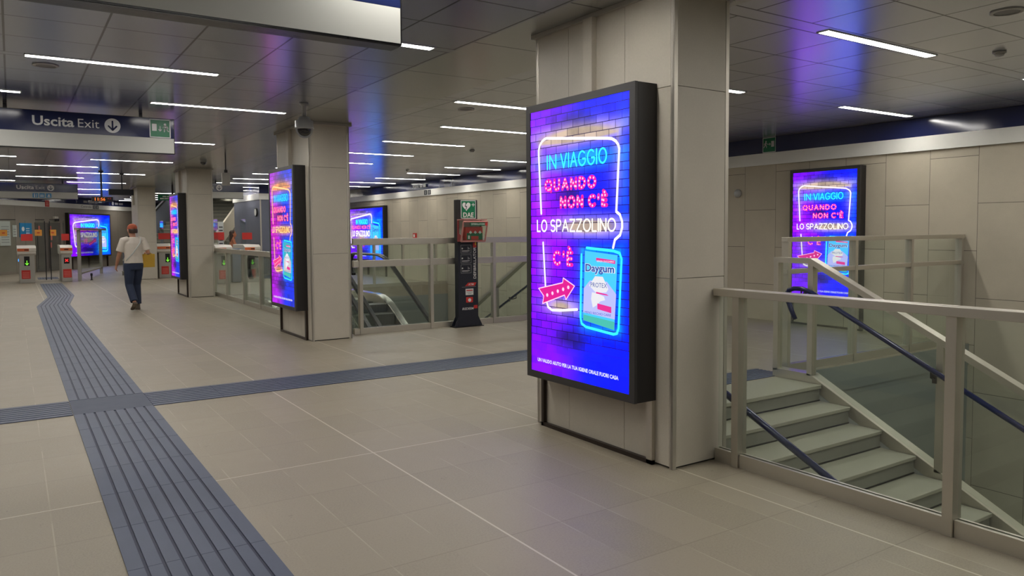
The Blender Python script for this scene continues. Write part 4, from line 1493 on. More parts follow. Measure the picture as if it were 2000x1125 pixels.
d_.box(-0.09, -0.190, 1.45, 0.21, -0.1855, 1.56, 1)
d_.box(-0.01, -0.193, 1.455, 0.13, -0.190, 1.51, 0)
d_.box(-0.07, -0.193, 1.465, -0.035, -0.190, 1.52, 2)
for x in (-0.02, 0.07, 0.16):
    d_.quad([(x - 0.03, -0.1905, 1.57), (x, -0.1905, 1.545), (x + 0.03, -0.1905, 1.57), (x, -0.1905, 1.60)], 2)
d_.build('device_case', ['red', 'green', 'glyph'], t)
d_ = MB()
d_.box(-0.08, -0.292, 1.68, 0.20, -0.272, 1.735, 0)
d_.box(0.20, -0.292, 1.68, 0.24, -0.272, 1.735, 1)
text_into(d_, 'DEFIBRILLATORE', -0.07, 1.695, 0.024, -0.294, 0.26, 0.008, 2)
d_.build('cabinet_label', ['green', 'red', 'glyph'], t)
# prints on the column
g = MB()
for z0, z1 in ((1.225, 1.365), (1.06, 1.205), (0.895, 1.04)):
    for a in ((-0.135, z0, 0.065, z0 + 0.006), (-0.135, z1 - 0.006, 0.065, z1), (-0.135, z0, -0.129, z1), (0.059, z0, 0.065, z1)):
        g.box(a[0], -0.0615, a[1], a[2], -0.0603, a[3], 1)
    disc(g, -0.105, (z0 + z1) / 2 + 0.01, 0.014, -0.0615, 0, 10)
    ribbon(g, [(0.0, z0 + 0.10), (0.03, z0 + 0.075), (0.0, z0 + 0.07)], 0.016, -0.0615, 1, 6)
    ribbon(g, [(-0.11, z0 + 0.04), (0.03, z0 + 0.04)], 0.010, -0.0615, 0, 6)
    ribbon(g, [(-0.11, z0 + 0.022), (0.0, z0 + 0.022)], 0.006, -0.0615, 1, 6)
vt = MB()
text_into(vt, 'DEFIBRILLATORE', 0, 0, 0.05, -0.0615, 0.56, 0.014)
g_b = len(g.v)
g.v += [(0.155 - z, y, 0.80 + x) for x, y, z in vt.v]
g.f += [tuple(g_b + i for i in f) for f in vt.f]
g.m += [0] * len(vt.f)
g.box(0.10, -0.0625, 1.32, 0.165, -0.0603, 1.40, 2)
g.box(0.135, -0.0645, 1.36, 0.16, -0.0603, 1.44, 3)
g.quad([(-0.06, -0.0615, 0.68), (0.0, -0.0615, 0.735), (0.16, -0.0615, 0.735), (0.13, -0.0615, 0.68)], 2)
text_into(g, 'ATM', -0.0, 0.69, 0.032, -0.063, 0.10, 0.01, 0, slant=0.3)
ribbon(g, [(-0.12, 0.665), (0.15, 0.668)], 0.005, -0.063, 1, 6)
g.box(-0.05, -0.0625, 0.53, 0.10, -0.0603, 0.635, 0)
ribbon(g, [(-0.03, 0.607), (0.08, 0.607)], 0.018, -0.0635, 2, 6)
ribbon(g, [(-0.03, 0.578), (0.08, 0.578)], 0.008, -0.0635, 1, 6)
ribbon(g, [(-0.01, 0.552), (0.06, 0.552)], 0.008, -0.0635, 1, 6)
g.box(-0.04, -0.0625, 0.405, 0.09, -0.0603, 0.495, 2)
disc(g, 0.025, 0.445, 0.030, -0.0635, 0, 14)
text_into(g, 'iREDEEM', -0.115, 0.285, 0.038, -0.0625, 0.215, 0.012, 0)
g.box(0.105, -0.0625, 0.30, 0.175, -0.0603, 0.355, 2)
g.build('printed_labels', ['glyph', 'glyph_grey', 'red', 'yellow'], t)


# ------------------------------------------------------------------ ticket gates
def make_gate(label, w, red_x, blue, loc, rz=0.0, cream=True, plate=True):
    """cabinet with sloping reader head; local front on -y"""
    t = thing('ticket_gate', label, 'ticket gate', loc, rz, 'ticket gates')
    h = w / 2
    MB().box(-h * 0.82, 0, 0.0, h * 0.82, 1.5, 0.93).build('cabinet', 'grey_panel', t, bevel=0.015)
    s = MB()
    s.prism([(0.0, 0.90), (-0.06, 0.95), (-0.06, 1.02), (0.04, 1.02), (1.5, 1.02), (1.5, 0.90)], 'x', -h * 0.98, h * 0.98)
    s.build('collar', 'light_panel', t, bevel=0.01)
    s = MB()
    s.prism([(-0.07, 1.02), (-0.08, 1.13), (0.10, 1.20), (1.45, 1.20), (1.5, 1.02)], 'x', -h, h)
    s.build('head', 'light_panel', t, bevel=0.012)
    s = MB()
    s.box(-h * 0.96, -0.088, 1.03, h * (0.25 if w > 0.4 else 0.96), -0.074, 1.115)
    s.box(-0.06, -0.092, 1.055, 0.06, -0.088, 1.085, 1)
    s.build('reader_panel', ['orange', 'sign_dark'], t)
    s = MB()
    if red_x:
        s.box(-0.075, -0.006, 0.60, 0.085, 0, 0.80, 0)
        ribbon(s, [(-0.03, 0.67), (0.04, 0.74)], 0.028, -0.008, 1, 6)
        ribbon(s, [(-0.03, 0.74), (0.04, 0.67)], 0.028, -0.008, 1, 6)
        s.build('red_cross_display', ['sign_dark', 'led_red'], t)
    else:
        s.box(-0.075, -0.006, 0.56, 0.075, 0, 0.86, 0)
        ribbon(s, [(0.0, 0.72), (0.0, 0.59)], 0.022, -0.008, 1, 6)
        ribbon(s, [(-0.04, 0.64), (0.0, 0.585), (0.04, 0.64)], 0.022, -0.008, 1, 6)
        s.build('green_arrow_display', ['sign_dark', 'led_green'], t)
    s = MB()
    s.box(-h * 0.6, -0.005, 0.14, -h * 0.6 + 0.24, 0, 0.42, 0)
    for i in range(4):
        s.box(-h * 0.6 + 0.03, -0.0065, 0.18 + i * 0.05, -h * 0.6 + 0.21, -0.005, 0.20 + i * 0.05, 1)
    s.build('notice_plate', ['red', 'pale_red'], t)
    if blue:
        MB().box(-h * 0.82 - 0.02, 0.05, 0.70, -h * 0.82, 0.22, 0.78).build('blue_indicator', 'led_blue', t)
    # fixed glass screen over the cabinet with a no-entry plate
    s = MB()
    s.box(-0.012, 0.75, 1.20, 0.012, 1.40, 2.02)
    s.build('side_glass', 'glass', t)
    if plate:
        MB().box(-h * 0.5, 0.70, 1.36, h * 0.75, 0.72, 1.58).build('no_entry_plate', 'red', t)
    return t


def glass_leaf(label, x0, x1, y, sticker_left, z0=0.36, z1=2.05, rz=0.0):
    t = thing('gate_leaf', label, 'gate leaf', (0, y, 0), rz, 'glass gate leaves')
    MB().box(x0, -0.006, z0, x1, 0.006, z1).build('glass_panel', 'glass', t)
    e = MB()
    xe = x1 if sticker_left else x0
    e.box(xe - 0.014, -0.012, 0.05, xe + 0.014, 0.012, z1 - 0.05)
    e.box(x0, -0.012, z1 - 0.012, x1, 0.012, z1 + 0.012)
    e.build('black_edge', 'rubber', t)
    xs = x0 + (x1 - x0) * (0.3 if sticker_left else 0.35)
    s = MB()
    s.box(xs - 0.10, -0.012, 1.52, xs + 0.10, -0.007, 1.72, 0)
    ribbon(s, [(xs - 0.03, 1.62), (xs + 0.03, 1.62)], 0.03, -0.0135, 1, 6)
    s.build('amber_plate', ['amber', 'red'], t)
    return t


make_gate('wide ticket gate with green arrow display at far left', 0.52, False, True, (0.38, 28.85, 0))
make_gate('narrow ticket gate with red cross display, left of the far wide screen', 0.36, True, False, (1.48, 28.85, 0))
make_gate('pale ticket gate half hidden behind the narrow lit screen and the far pillar', 0.70, False, False, (4.55, 28.85, 0))
glass_leaf('left glass gate leaf with amber plate, between the two front gates', 0.66, 0.92, 29.5, True)
glass_leaf('right glass gate leaf with amber plate, between the two front gates', 1.06, 1.30, 29.5, False)
glass_leaf('glass gate leaf at the left edge of the picture', -0.40, 0.12, 29.5, False)
make_gate('ticket gate with white and orange head beyond the glass railing, left of the bin', 0.50, False, False, (5.49, 24.6, 0), plate=False)
make_gate('ticket gate with orange head and blue light beyond the glass railing', 0.50, False, True, (6.36, 24.6, 0))
t = thing('waste_bin', 'blue-grey box standing between the two gates beyond the glass railing', 'bin', (5.925, 24.8, 0))
MB().box(-0.13, 0, 0.02, 0.13, 0.3, 1.02).build('body', 'bin_blue', t, bevel=0.015)
MB().box(-0.14, -0.01, 1.02, 0.14, 0.31, 1.08).build('lid', 'bin_blue', t, bevel=0.015)
MB().box(-0.11, 0.02, 0.0, 0.11, 0.28, 0.02).build('foot', 'black', t)
t = thing('info_post', 'slim pale notice post with red plate beyond the glass railing, beside the third pillar', 'notice post', (5.86, 26.6, 0))
MB().box(-0.09, -0.02, 0, 0.09, 0.02, 1.95).build('panel', 'paper', t)
s = MB()
for i in range(6):
    s.box(-0.06, -0.022, 1.2 + i * 0.11, 0.06, -0.02, 1.24 + i * 0.11)
s.build('print', 'dark_print', t)
MB().box(-0.22, -0.04, 1.34, 0.10, -0.021, 1.60).build('red_plate', 'red', t)

# glass screen beside the gates
a, b_ = Vector((1.86, 29.2, 0)), Vector((2.95, 34.2, 0))
an = atan2(b_.y - a.y, b_.x - a.x)
L = (b_ - a).length
t = thing('glass_screen', 'free-standing steel framed glass screen before the far wide advertising screen', 'glass screen', a, an)
for x in (0.0, L - 0.12):
    MB().box(x, -0.05, 0, x + 0.12, 0.05, 1.70).build('post', 'grey_panel', t)
MB().box(-0.35, -0.06, 1.70, L + 1.2, 0.06, 1.775).build('top_rail', 'steel', t)
MB().box(0.12, -0.02, 0.20, L - 0.12, 0.02, 0.26).build('bottom_rail', 'steel', t)
MB().box(0.13, -0.006, 0.26, L - 0.13, 0.006, 1.70).build('glass_panel', 'glass', t)
t = thing('floor_bollard', 'short black bollard on the floor beside the glass screen', 'bollard', (2.22, 29.3, 0))
MB().lathe([(0, 0), (0.05, 0), (0.05, 0.01), (0.025, 0.02), (0.025, 0.14), (0.035, 0.16), (0.035, 0.23), (0, 0.24)], n=14).build('body', 'black', t, smooth=True)

# fittings on the dark wall at the far left
def on_wall(name, label, cat, d, w, z0, z1, mat, dep=0.03, extra=None):
    t = thing(name, label, cat, DW(d, -19.6), AD)
    MB().box(-w / 2, -dep, z0, w / 2, 0, z1).build('panel', mat, t)
    if extra:
        extra(t, dep)
    return t


def lines(t, dep, n=6, w=0.3, z=1.3, mat='glyph_grey'):
    s = MB()
    for i in range(n):
        s.box(-w / 2, -dep - 0.003, z + i * 0.1, w / 2, -dep - 0.0005, z + 0.03 + i * 0.1)
    s.build('print', mat, t)


on_wall('notice_board', 'tall pale notice board on the dark wall at the left edge', 'notice board', 29.25, 0.62, 1.13, 2.08, 'paper', 0.04, lambda t, d: lines(t, d, 7, 0.45, 1.25))
on_wall('notice_sheet', 'narrow pale sheet on the dark wall beside the blue poster', 'notice', 29.85, 0.24, 1.47, 1.93, 'paper', 0.02, lambda t, d: lines(t, d, 3, 0.16, 1.55))
def blue_art(t, d):
    s = MB()
    disc(s, -0.18, 1.78, 0.09, -d - 0.002, 0, 14)
    for i in range(3):
        s.box(0.0, -d - 0.003, 1.60 + i * 0.09, 0.22, -d - 0.0005, 1.63 + i * 0.09, 0)
    s.build('print', 'glyph', t)
on_wall('blue_poster', 'light blue poster on the dark wall above the wide ticket gate', 'poster', 30.53, 0.74, 1.45, 2.02, 'sky_blue', 0.03, blue_art)
def door_art(t, d):
    s = MB()
    for x in (-0.75, -0.02, 0.05):
        s.box(x - 0.012, -d - 0.004, 0.12, x + 0.012, -d - 0.0005, 2.0)
    s.build('joint', 'sign_dark', t)
    s = MB()
    for x, z in ((-0.62, 1.80), (0.15, 1.80), (0.15, 1.10), (0.2, 1.42)):
        s.box(x - 0.05, -d - 0.005, z - 0.11, x + 0.05, -d - 0.0005, z + 0.11)
    s.build('notice_sticker', 'pale_red', t)
    s = MB()
    s.lathe([(0, 0), (0.03, 0), (0.03, 0.05), (0, 0.05)], n=10)
    s.v = [(x + 0.62, -d - z, y + 1.1) for x, y, z in s.v]
    s.build('door_knob', 'steel', t)
o = on_wall('service_door', 'dark grey double service door with small red stickers behind the gates', 'door', 32.0, 1.72, 0.02, 2.05, 'door_grey', 0.03, door_art)
t = thing('wall_camera', 'white corner camera on the dark wall left of the far wide screen', 'security camera', DW(32.5, -19.6, 2.22), AD)
MB().box(-0.12, -0.1, 0.0, 0.14, 0, 0.10).build('housing', 'light_panel', t, bevel=0.01)
MB().box(-0.02, -0.13, -0.10, 0.14, -0.01, 0.0).build('lens_block', 'sign_dark', t, bevel=0.01)
t = thing('fascia_plate', 'small red square plate on the white fascia of the far left wall', 'plate', DW(31.94, -19.548), AD)
b = MB()
b.box(-0.14, -0.012, 2.72, 0.14, 0, 2.98, 0)
b.box(-0.09, -0.014, 2.77, 0.09, -0.012, 2.93, 1)
b.build('panel', ['red', 'pale_red'], t)
t = thing('station_sign', 'Centrale lettering with two dark squares on the far left fascia', 'sign', DW(35.4, -19.548), AD)
b = MB()
text_into(b, 'Centrale', -0.95, 2.765, 0.10, -0.003, 0.85, 0.0, 0)
for i in (0, 1):
    b.box(0.02 + i * 0.27, -0.006, 2.725, 0.24 + i * 0.27, 0, 2.895, 0)
    ribbon(b, [(0.13 + i * 0.27, 2.76), (0.13 + i * 0.27, 2.86)], 0.03, -0.0075, 1, 6)
b.build('lettering', ['dark_print', 'glyph'], t)
t = thing('platform_sign', 'pale lettering on the navy fascia behind the hanging clock', 'sign', DW(36.2, -19.568), AD)
b = MB()
for i, w_ in enumerate((0.30, 0.42, 0.22)):
    b.box(-1.5 + i * 0.46, -0.003, 2.985, -1.5 + i * 0.46 + w_, -0.001, 3.085)
b.build('lettering', 'glyph_grey', t)
b = MB()
disc(b, 1.05, 3.04, 0.09, -0.003, 0, 16)
for i, w_ in enumerate((0.28, 0.40)):
    b.box(1.25 + i * 0.36, -0.003, 2.985, 1.25 + i * 0.36 + w_, -0.001, 3.085)
b.build('lettering', 'glyph_grey', t)
t = thing('emergency_exit_sign', 'green hanging emergency exit sign left of the narrow lit screen', 'exit sign', (4.05, 27.2, 0))
b = MB()
b.box(0, 0, 2.66, 0.9, 0.05, 2.85, 0)
for i in range(5):
    b.box(0.14 + i * 0.13, -0.003, 2.768, 0.25 + i * 0.13, -0.001, 2.808, 1)
for i in range(6):
    b.box(0.06 + i * 0.13, -0.003, 2.700, 0.175 + i * 0.13, -0.001, 2.740, 1)
b.build('panel', ['green', 'glyph'], t)
MB().box(0.42, 0.015, 2.85, 0.48, 0.035, ZC - 0.001).build('hanger', 'black', t)
t = thing('wall_clock', 'small dark round clock on the slate-blue block', 'clock', (7.1, 26.75, 2.28), R(-90))
for nm, r0, d0, d1, mt in (('case', 0.15, 0, 0.05, 'black'), ('dial', 0.12, 0.05, 0.054, 'glyph')):
    b = MB()
    b.lathe([(0, d0), (r0, d0), (r0, d1), (0, d1)], n=24)
    b.v = [(x, -z, y) for x, y, z in b.v]
    b.build(nm, mt, t)
t = thing('block_sign', 'pale round symbol on the navy fascia beside the second pillar screen', 'sign', (7.55, 26.268, 0))
b = MB()
disc(b, 0.0, 3.03, 0.09, -0.004, 0, 20)
ribbon(b, [(0.0, 3.08), (0.0, 2.98)], 0.02, -0.0055, 1, 6)
ribbon(b, [(-0.04, 3.02), (0.0, 2.975), (0.04, 3.02)], 0.02, -0.0055, 1, 6)
b.build('symbol', ['sign_text', 'sign_navy'], t)

# far stairs going up, turned with the far end; local x up the flight, y to its left
o_ = DW(28.4, -11.45)
t = thing('up_stairs', 'far stairs going up beyond the second ticket gates', 'stairs', o_, AD)
n = 20
for i in range(n):
    MB().box(i * 0.31, 0.06, 0.0 if i < 3 else (i - 3) * 0.158, (i + 1) * 0.31 + 0.02, 3.2, (i + 1) * 0.158 - 0.035).build('riser', 'riser', t)
    MB().box(i * 0.31 - 0.03, 0.06, (i + 1) * 0.158 - 0.035, (i + 1) * 0.31, 3.2, (i + 1) * 0.158).build('tread', 'concrete', t)
t2 = thing('stair_balustrade', 'cream slanting balustrade panel of the far stairs, beside the woman', 'balustrade', o_, AD)
k = 0.158 / 0.31
MB().prism([(0.9, 0.9 * k + 0.38), (0.9, 0.9 * k + 1.0), (1.05, 1.05 * k + 1.10), (5.6, 5.6 * k + 1.15), (5.6, 5.6 * k + 0.35), (1.1, 1.1 * k + 0.35)], 'y', -0.02, 0.05).build('panel', 'cream', t2)
for x in (1.0, 3.0, 5.0):
    MB().box(x, 0.0, x * k - 0.15, x + 0.06, 0.03, x * k + 0.5).build('post', 'steel', t2)
t3 = thing('stair_balustrade', 'black handrail balustrade on the left side of the far stairs', 'balustrade', o_, AD)
MB().sweep([(0.2, 3.25, 0.2 * k + 1.05), (6, 3.25, 6 * k + 1.05)], [(-0.04, -0.04), (0.04, -0.04), (0.04, 0.04), (-0.04, 0.04)]).build('handrail', 'rubber', t3)
MB().prism([(0.2, 0.0), (0.2, 0.2 * k + 1.0), (6, 6 * k + 1.0), (6, 6 * k)], 'y', 3.23, 3.27).build('panel', 'slate', t3)


# ------------------------------------------------------------------ people
def ring(c, rx, ry, ax=None, n=14):
    """an ellipse round c, across the direction ax"""
    c = Vector(c)
    d = (Vector(ax) if ax else Vector((0, 0, 1))).normalized()
    r = Vector((1, 0, 0))
    r = (r - d * r.dot(d)).normalized()
    u = d.cross(r).normalized()
    return [c + r * rx * cos(2 * pi * i / n) + u * ry * sin(2 * pi * i / n) for i in range(n)]


def limb(b, pts, radii, n=12, flat=1.0):
    P = [Vector(p) for p in pts]
    rings = []
    for i, p in enumerate(P):
        a = P[min(i + 1, len(P) - 1)] - P[max(i - 1, 0)]
        rings.append(ring(p, radii[i], radii[i] * flat, a, n))
    b.loft(rings)


def ball(b, c, rx, ry, rz, n=14):
    rings = []
    for i in range(1, 9):
        a = pi * i / 9
        rings.append(ring((c[0], c[1], c[2] - rz * cos(a)), rx * sin(a), ry * sin(a), None, n))
    b.loft(rings)


def fused(b, name, mat, parent, voxel=0.007, smooth_n=4):
    """one continuous skin over the given shapes"""
    me = b.mesh(name + '_src', mat)
    o = bpy.data.objects.new(name + '_src', me)
    COL.objects.link(o)
    m = o.modifiers.new('r', 'REMESH'); m.mode = 'VOXEL'; m.voxel_size = voxel; m.use_smooth_shade = True
    s = o.modifiers.new('s', 'SMOOTH'); s.factor = 0.5; s.iterations = smooth_n
    dg = bpy.context.evaluated_depsgraph_get()
    me2 = bpy.data.meshes.new_from_object(o.evaluated_get(dg))
    me2.name = name
    bpy.data.objects.remove(o)
    bpy.data.meshes.remove(me)
    me2.materials.clear()
    me2.materials.append(M[mat])
    me2.polygons.foreach_set('use_smooth', [True] * len(me2.polygons))
    o = bpy.data.objects.new(name, me2)
    COL.objects.link(o)
    o.parent = parent
    return o


def hand(b, wrist, d, side, curl=0.5, palm_in=None):
    """palm, five bent fingers of unequal length and a thumb from the side of the palm; d points from the wrist"""
    w = Vector(wrist)
    d = Vector(d).normalized()
    fwd = Vector((0, 1, 0))
    fwd = (fwd - d * fwd.dot(d)).normalized()          # across the palm, towards the thumb
    inn = Vector((-side, 0, 0))
    inn = (inn - d * inn.dot(d) - fwd * inn.dot(fwd)).normalized()
    b.loft([[w + d * t_ + fwd * (cos(2 * pi * i / 10) * hw) + inn * (sin(2 * pi * i / 10) * 0.014) for i in range(10)]
            for t_, hw in ((-0.02, 0.024), (0.02, 0.032), (0.055, 0.041), (0.09, 0.040))])
    for f, ln in ((0.030, 0.070), (0.010, 0.079), (-0.010, 0.073), (-0.029, 0.058)):
        p = [w + d * 0.085 + fwd * f]
        ang = 0.15
        for j, s in enumerate((0.45, 0.32, 0.23)):
            ang += curl * 0.8
            p.append(p[-1] + (d * cos(ang) + inn * sin(ang)) * ln * s)
        limb(b, p, [0.0095, 0.009, 0.0085, 0.007], 8)
    p = [w + d * 0.025 + fwd * 0.030, w + d * 0.055 + fwd * 0.056 + inn * 0.01, w + d * 0.083 + fwd * 0.060 + inn * 0.024, w + d * 0.103 + fwd * 0.054 + inn * 0.034]
    limb(b, p, [0.013, 0.012, 0.010, 0.008], 8)


def head(b, c, k=1.0):
    """skull, jaw, nose, lips, brow and ears; the face on +y"""
    x, y, z = c
    ball(b, (x, y - 0.012, z + 0.03), 0.076 * k, 0.096 * k, 0.105 * k, 16)
    b.loft([ring((x, y + 0.030, z - 0.118), 0.026, 0.026), ring((x, y + 0.026, z - 0.095), 0.046, 0.050), ring((x, y + 0.015, z - 0.05), 0.062, 0.070), ring((x, y + 0.005, z + 0.0), 0.070, 0.085)])
    b.loft([ring((x, y + 0.098, z - 0.045), 0.016, 0.013), ring((x, y + 0.100, z - 0.03), 0.015, 0.014), ring((x, y + 0.088, z + 0.012), 0.008, 0.010)])
    limb(b, [(x - 0.024, y + 0.080, z - 0.073), (x, y + 0.089, z - 0.071), (x + 0.024, y + 0.080, z - 0.073)], [0.006, 0.010, 0.006], 8)
    limb(b, [(x - 0.045, y + 0.070, z + 0.022), (x, y + 0.084, z + 0.024), (x + 0.045, y + 0.070, z + 0.022)], [0.008, 0.009, 0.008], 8)
    for s in (-1, 1):
        ball(b, (x + s * 0.032, y + 0.070, z + 0.004), 0.013, 0.012, 0.010, 8)
        b.loft([ring((x + s * 0.074, y - 0.008, z - 0.035), 0.007, 0.010), ring((x + s * 0.082, y - 0.012, z), 0.010, 0.020), ring((x + s * 0.083, y - 0.016, z + 0.028), 0.007, 0.014)])


def walker():
    t = thing('person', 'person in white T-shirt, dark jeans and rust cap walking past the third pillar', 'person', (2.08, 17.25, 0), R(14))
    b = MB()
    hz = 1.56
    head(b, (0, 0.03, hz))
    limb(b, [(0, 0.0, 1.36), (0, 0.01, 1.44), (0, 0.02, 1.50)], [0.066, 0.055, 0.054])
    b.loft([ring((0, 0, 0.86), 0.15, 0.10), ring((0, 0, 0.95), 0.158, 0.11), ring((0, 0, 1.06), 0.140, 0.095), ring((0, 0, 1.20), 0.158, 0.105), ring((0, 0, 1.32), 0.175, 0.10), ring((0, 0, 1.40), 0.12, 0.08), ring((0, 0, 1.43), 0.065, 0.06)])
    # stride: right leg forward, left leg trailing with a raised heel
    RL = [(0.085, 0.0, 0.90), (0.09, 0.12, 0.50), (0.09, 0.10, 0.09)]
    LL = [(-0.085, 0.0, 0.90), (-0.09, 0.02, 0.50), (-0.09, -0.22, 0.17)]
    for P in (RL, LL):
        h_, k_, a_ = [Vector(p) for p in P]
        limb(b, [h_, h_.lerp(k_, 0.5), k_, k_.lerp(a_, 0.35), a_.lerp(k_, 0.15), a_], [0.085, 0.075, 0.055, 0.056, 0.036, 0.034])
    ra = [(0.185, 0.0, 1.375), (0.265, -0.05, 1.12), (0.335, 0.14, 1.12)]
    la = [(-0.185, 0.0, 1.375), (-0.245, 0.06, 1.10), (-0.25, 0.19, 0.89)]
    for P, s in ((ra, 1), (la, -1)):
        s_, e_, w_ = [Vector(p) for p in P]
        limb(b, [s_ - Vector((s * 0.05, 0, -0.01)), s_, s_.lerp(e_, 0.5), e_, e_.lerp(w_, 0.3), w_], [0.05, 0.052, 0.044, 0.037, 0.036, 0.025])
        hand(b, w_, w_ - e_, s, 0.75 if s > 0 else 0.45)
    fused(b, 'body', 'skin', t, 0.0065, 3)
    b = MB()
    b.loft([ring((0, 0, 0.93), 0.178, 0.130), ring((0, 0, 1.06), 0.165, 0.118), ring((0, 0, 1.20), 0.178, 0.122), ring((0, 0, 1.32), 0.192, 0.115), ring((0, 0, 1.40), 0.135, 0.09), ring((0, 0, 1.44), 0.078, 0.072)])
    for P, s in ((ra, 1), (la, -1)):
        s_, e_, w_ = [Vector(p) for p in P]
        q = s_.lerp(e_, 0.78)
        limb(b, [s_ - Vector((s * 0.09, 0, -0.01)), s_, s_.lerp(e_, 0.4), q], [0.075, 0.070, 0.072, 0.076])
    fused(b, 'shirt', 'tee', t, 0.010, 3)
    b = MB()
    b.loft([ring((0, 0, 0.80), 0.165, 0.115), ring((0, 0, 0.90), 0.170, 0.122), ring((0, 0, 1.00), 0.152, 0.108)])
    for P in (RL, LL):
        h_, k_, a_ = [Vector(p) for p in P]
        limb(b, [h_ + Vector((0, 0, 0.02)), h_.lerp(k_, 0.5), k_, k_.lerp(a_, 0.4), a_.lerp(k_, 0.06)], [0.098, 0.092, 0.075, 0.074, 0.070])
    fused(b, 'jeans', 'jeans', t, 0.010, 3)
    for P, lift, nm in ((RL, 0.0, 'shoe'), (LL, 0.10, 'shoe')):
        a_ = Vector(P[2])
        b = MB()
        pz = lambda dz: dz
        if lift:
            limb(b, [a_ + Vector((0, -0.03, 0.0)), a_ + Vector((0, 0.0, -0.06)), a_ + Vector((0, 0.08, -0.115)), a_ + Vector((0, 0.14, -0.135))], [0.045, 0.048, 0.044, 0.032], 12, 0.8)
        else:
            b.loft([[a_ + Vector((w * cos(2 * pi * i / 14), l0 + l * sin(2 * pi * i / 14), z)) for i in range(14)] for z, w, l, l0 in
                    ((-0.09, 0.046, 0.135, 0.055), (-0.06, 0.050, 0.137, 0.055), (-0.035, 0.045, 0.115, 0.04), (0.0, 0.042, 0.058, 0.0), (0.03, 0.042, 0.05, -0.01))])
        fused(b, nm, 'shoe', t, 0.007, 3)
    b = MB()
    b.loft([ring((0, 0.015, hz + 0.035), 0.087, 0.106), ring((0, 0.012, hz + 0.085), 0.084, 0.102), ring((0, 0.010, hz + 0.120), 0.062, 0.078), ring((0, 0.01, hz + 0.142), 0.022, 0.03)])
    b.loft([ring((0, 0.12, hz + 0.034), 0.070, 0.075), ring((0, 0.12, hz + 0.044), 0.070, 0.075)])
    fused(b, 'cap', 'cap', t, 0.007, 2)
    b = MB()
    b.loft([ring((0, -0.035, hz - 0.045), 0.072, 0.072), ring((0, -0.022, hz + 0.0), 0.083, 0.086), ring((0, -0.005, hz + 0.04), 0.085, 0.098)])
    fused(b, 'hair', 'hair', t, 0.008, 2)
    b = MB()
    limb(b, [(0.13, 0.06, 1.42), (0.10, 0.115, 1.33), (-0.06, 0.128, 1.12), (-0.17, 0.07, 0.98)], [0.012] * 4, 8, 0.5)
    limb(b, [(0.13, 0.06, 1.42), (0.125, -0.05, 1.43), (0.09, -0.118, 1.33), (-0.06, -0.130, 1.12), (-0.17, -0.07, 0.98)], [0.012] * 5, 8, 0.5)
    b.build('shoulder_strap', 'paper', t, smooth=True)
    return t


wk = walker()
wk.location = (2.08, 17.3, 0)
wk.scale = (1.05, 1.05, 1.05)
# the yellow bag in the right hand: its handles close in the curled fingers
bag = thing('shopping_bag', 'yellow shopping bag carried by the walking person', 'bag', (2.08, 17.3, 0), R(14))
b = MB()
b.prism([(-0.10, 0.0), (0.26, 0.0), (0.27, 0.31), (-0.11, 0.31)], 'y', 0.045, 0.13)
b.v = [(0.12 * (x - 0.08) / 0.18 + 0.385, y + 0.145, z * 0.9 + 0.87) for x, y, z in b.v]
b.build('body', 'bag', bag, bevel=0.006)
for yy in (0.205, 0.26):
    MB().tube([(0.31, yy, 1.145), (0.335, 0.235, 1.168), (0.385, 0.235, 1.182), (0.435, 0.235, 1.168), (0.46, yy, 1.145)], 0.006, 8).build('handle', 'bag', bag, smooth=True)


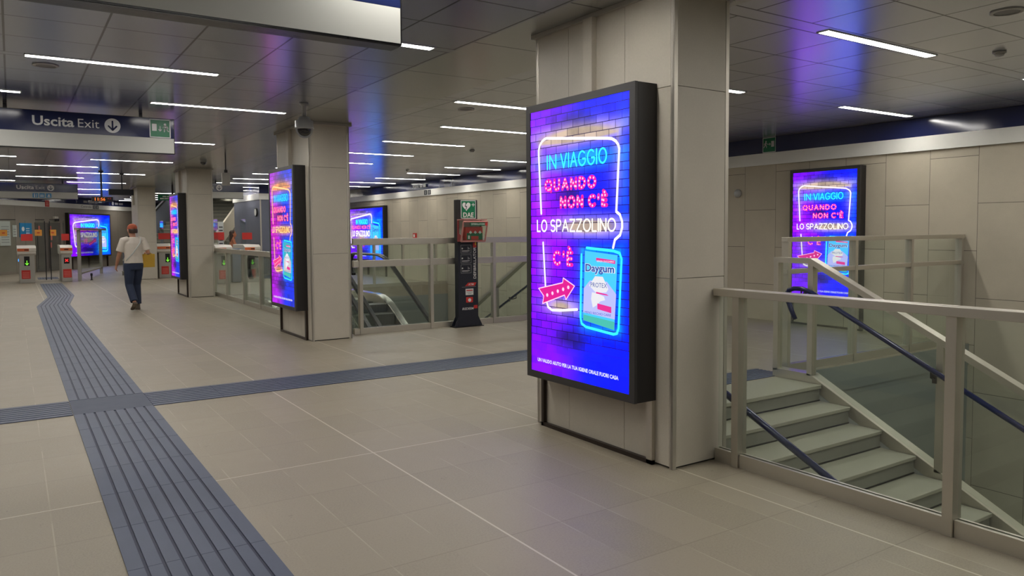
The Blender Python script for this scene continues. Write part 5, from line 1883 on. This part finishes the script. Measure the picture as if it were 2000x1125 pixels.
def woman():
    t = thing('person', 'person with long brown hair and bare shoulders reaching out behind the gates', 'person', (6.28, 26.75, 0), R(-100))
    b = MB()
    hz = 1.53
    head(b, (0, 0.02, hz), 0.97)
    limb(b, [(0, 0.0, 1.33), (0, 0.0, 1.41), (0, 0.01, 1.46)], [0.055, 0.046, 0.046])
    b.loft([ring((0, 0, 0.84), 0.155, 0.11), ring((0, 0, 0.92), 0.160, 0.115), ring((0, 0, 1.04), 0.118, 0.085), ring((0, 0, 1.18), 0.140, 0.105), ring((0, 0, 1.28), 0.152, 0.09), ring((0, 0, 1.36), 0.10, 0.07), ring((0, 0, 1.39), 0.055, 0.05)])
    for s in (-1, 1):
        limb(b, [(s * 0.085, 0, 0.88), (s * 0.085, 0.02, 0.66), (s * 0.085, 0.03, 0.46), (s * 0.085, 0.0, 0.30), (s * 0.085, -0.01, 0.09)], [0.088, 0.072, 0.05, 0.050, 0.032])
        b.loft([[Vector((s * 0.088 + w * cos(2 * pi * i / 12), l0 + l * sin(2 * pi * i / 12), z)) for i in range(12)] for z, w, l, l0 in ((0.0, 0.040, 0.115, 0.045), (0.03, 0.040, 0.112, 0.045), (0.07, 0.034, 0.05, 0.0), (0.10, 0.032, 0.035, -0.01))])
    arms = ([(0.165, 0, 1.33), (0.20, 0.06, 1.08), (0.19, 0.30, 0.99)], [(-0.165, 0, 1.33), (-0.205, -0.02, 1.06), (-0.21, 0.08, 0.84)])
    for P, s in zip(arms, (1, -1)):
        s_, e_, w_ = [Vector(p) for p in P]
        limb(b, [s_ - Vector((s * 0.04, 0, -0.01)), s_, s_.lerp(e_, 0.5), e_, e_.lerp(w_, 0.3), w_], [0.042, 0.044, 0.037, 0.032, 0.031, 0.022])
        hand(b, w_, w_ - e_, s, 0.3)
    fused(b, 'body', 'skin_tan', t, 0.007, 3)
    b = MB()
    b.loft([ring((0, 0, 0.95), 0.172, 0.128), ring((0, 0, 1.05), 0.130, 0.098), ring((0, 0, 1.16), 0.152, 0.120), ring((0, 0, 1.25), 0.160, 0.108)])
    fused(b, 'top', 'skin_tan', t, 0.010, 2)
    b = MB()
    b.loft([ring((0, 0, 0.80), 0.176, 0.130), ring((0, 0, 0.92), 0.172, 0.126), ring((0, 0, 1.00), 0.140, 0.102)])
    for s in (-1, 1):
        limb(b, [(s * 0.09, 0, 0.86), (s * 0.09, 0.02, 0.6), (s * 0.09, 0.02, 0.4), (s * 0.09, 0, 0.14)], [0.098, 0.09, 0.085, 0.08])
    fused(b, 'trousers', 'olive', t, 0.010, 3)
    b = MB()
    b.loft([ring((0, -0.06, 1.24), 0.06, 0.025), ring((0, -0.075, 1.33), 0.088, 0.045), ring((0, -0.05, 1.44), 0.088, 0.06), ring((0, -0.025, hz), 0.092, 0.090), ring((0, -0.015, hz + 0.08), 0.086, 0.098), ring((0, -0.012, hz + 0.135), 0.04, 0.05)])
    fused(b, 'hair', 'hair', t, 0.009, 2)
    return t


woman()
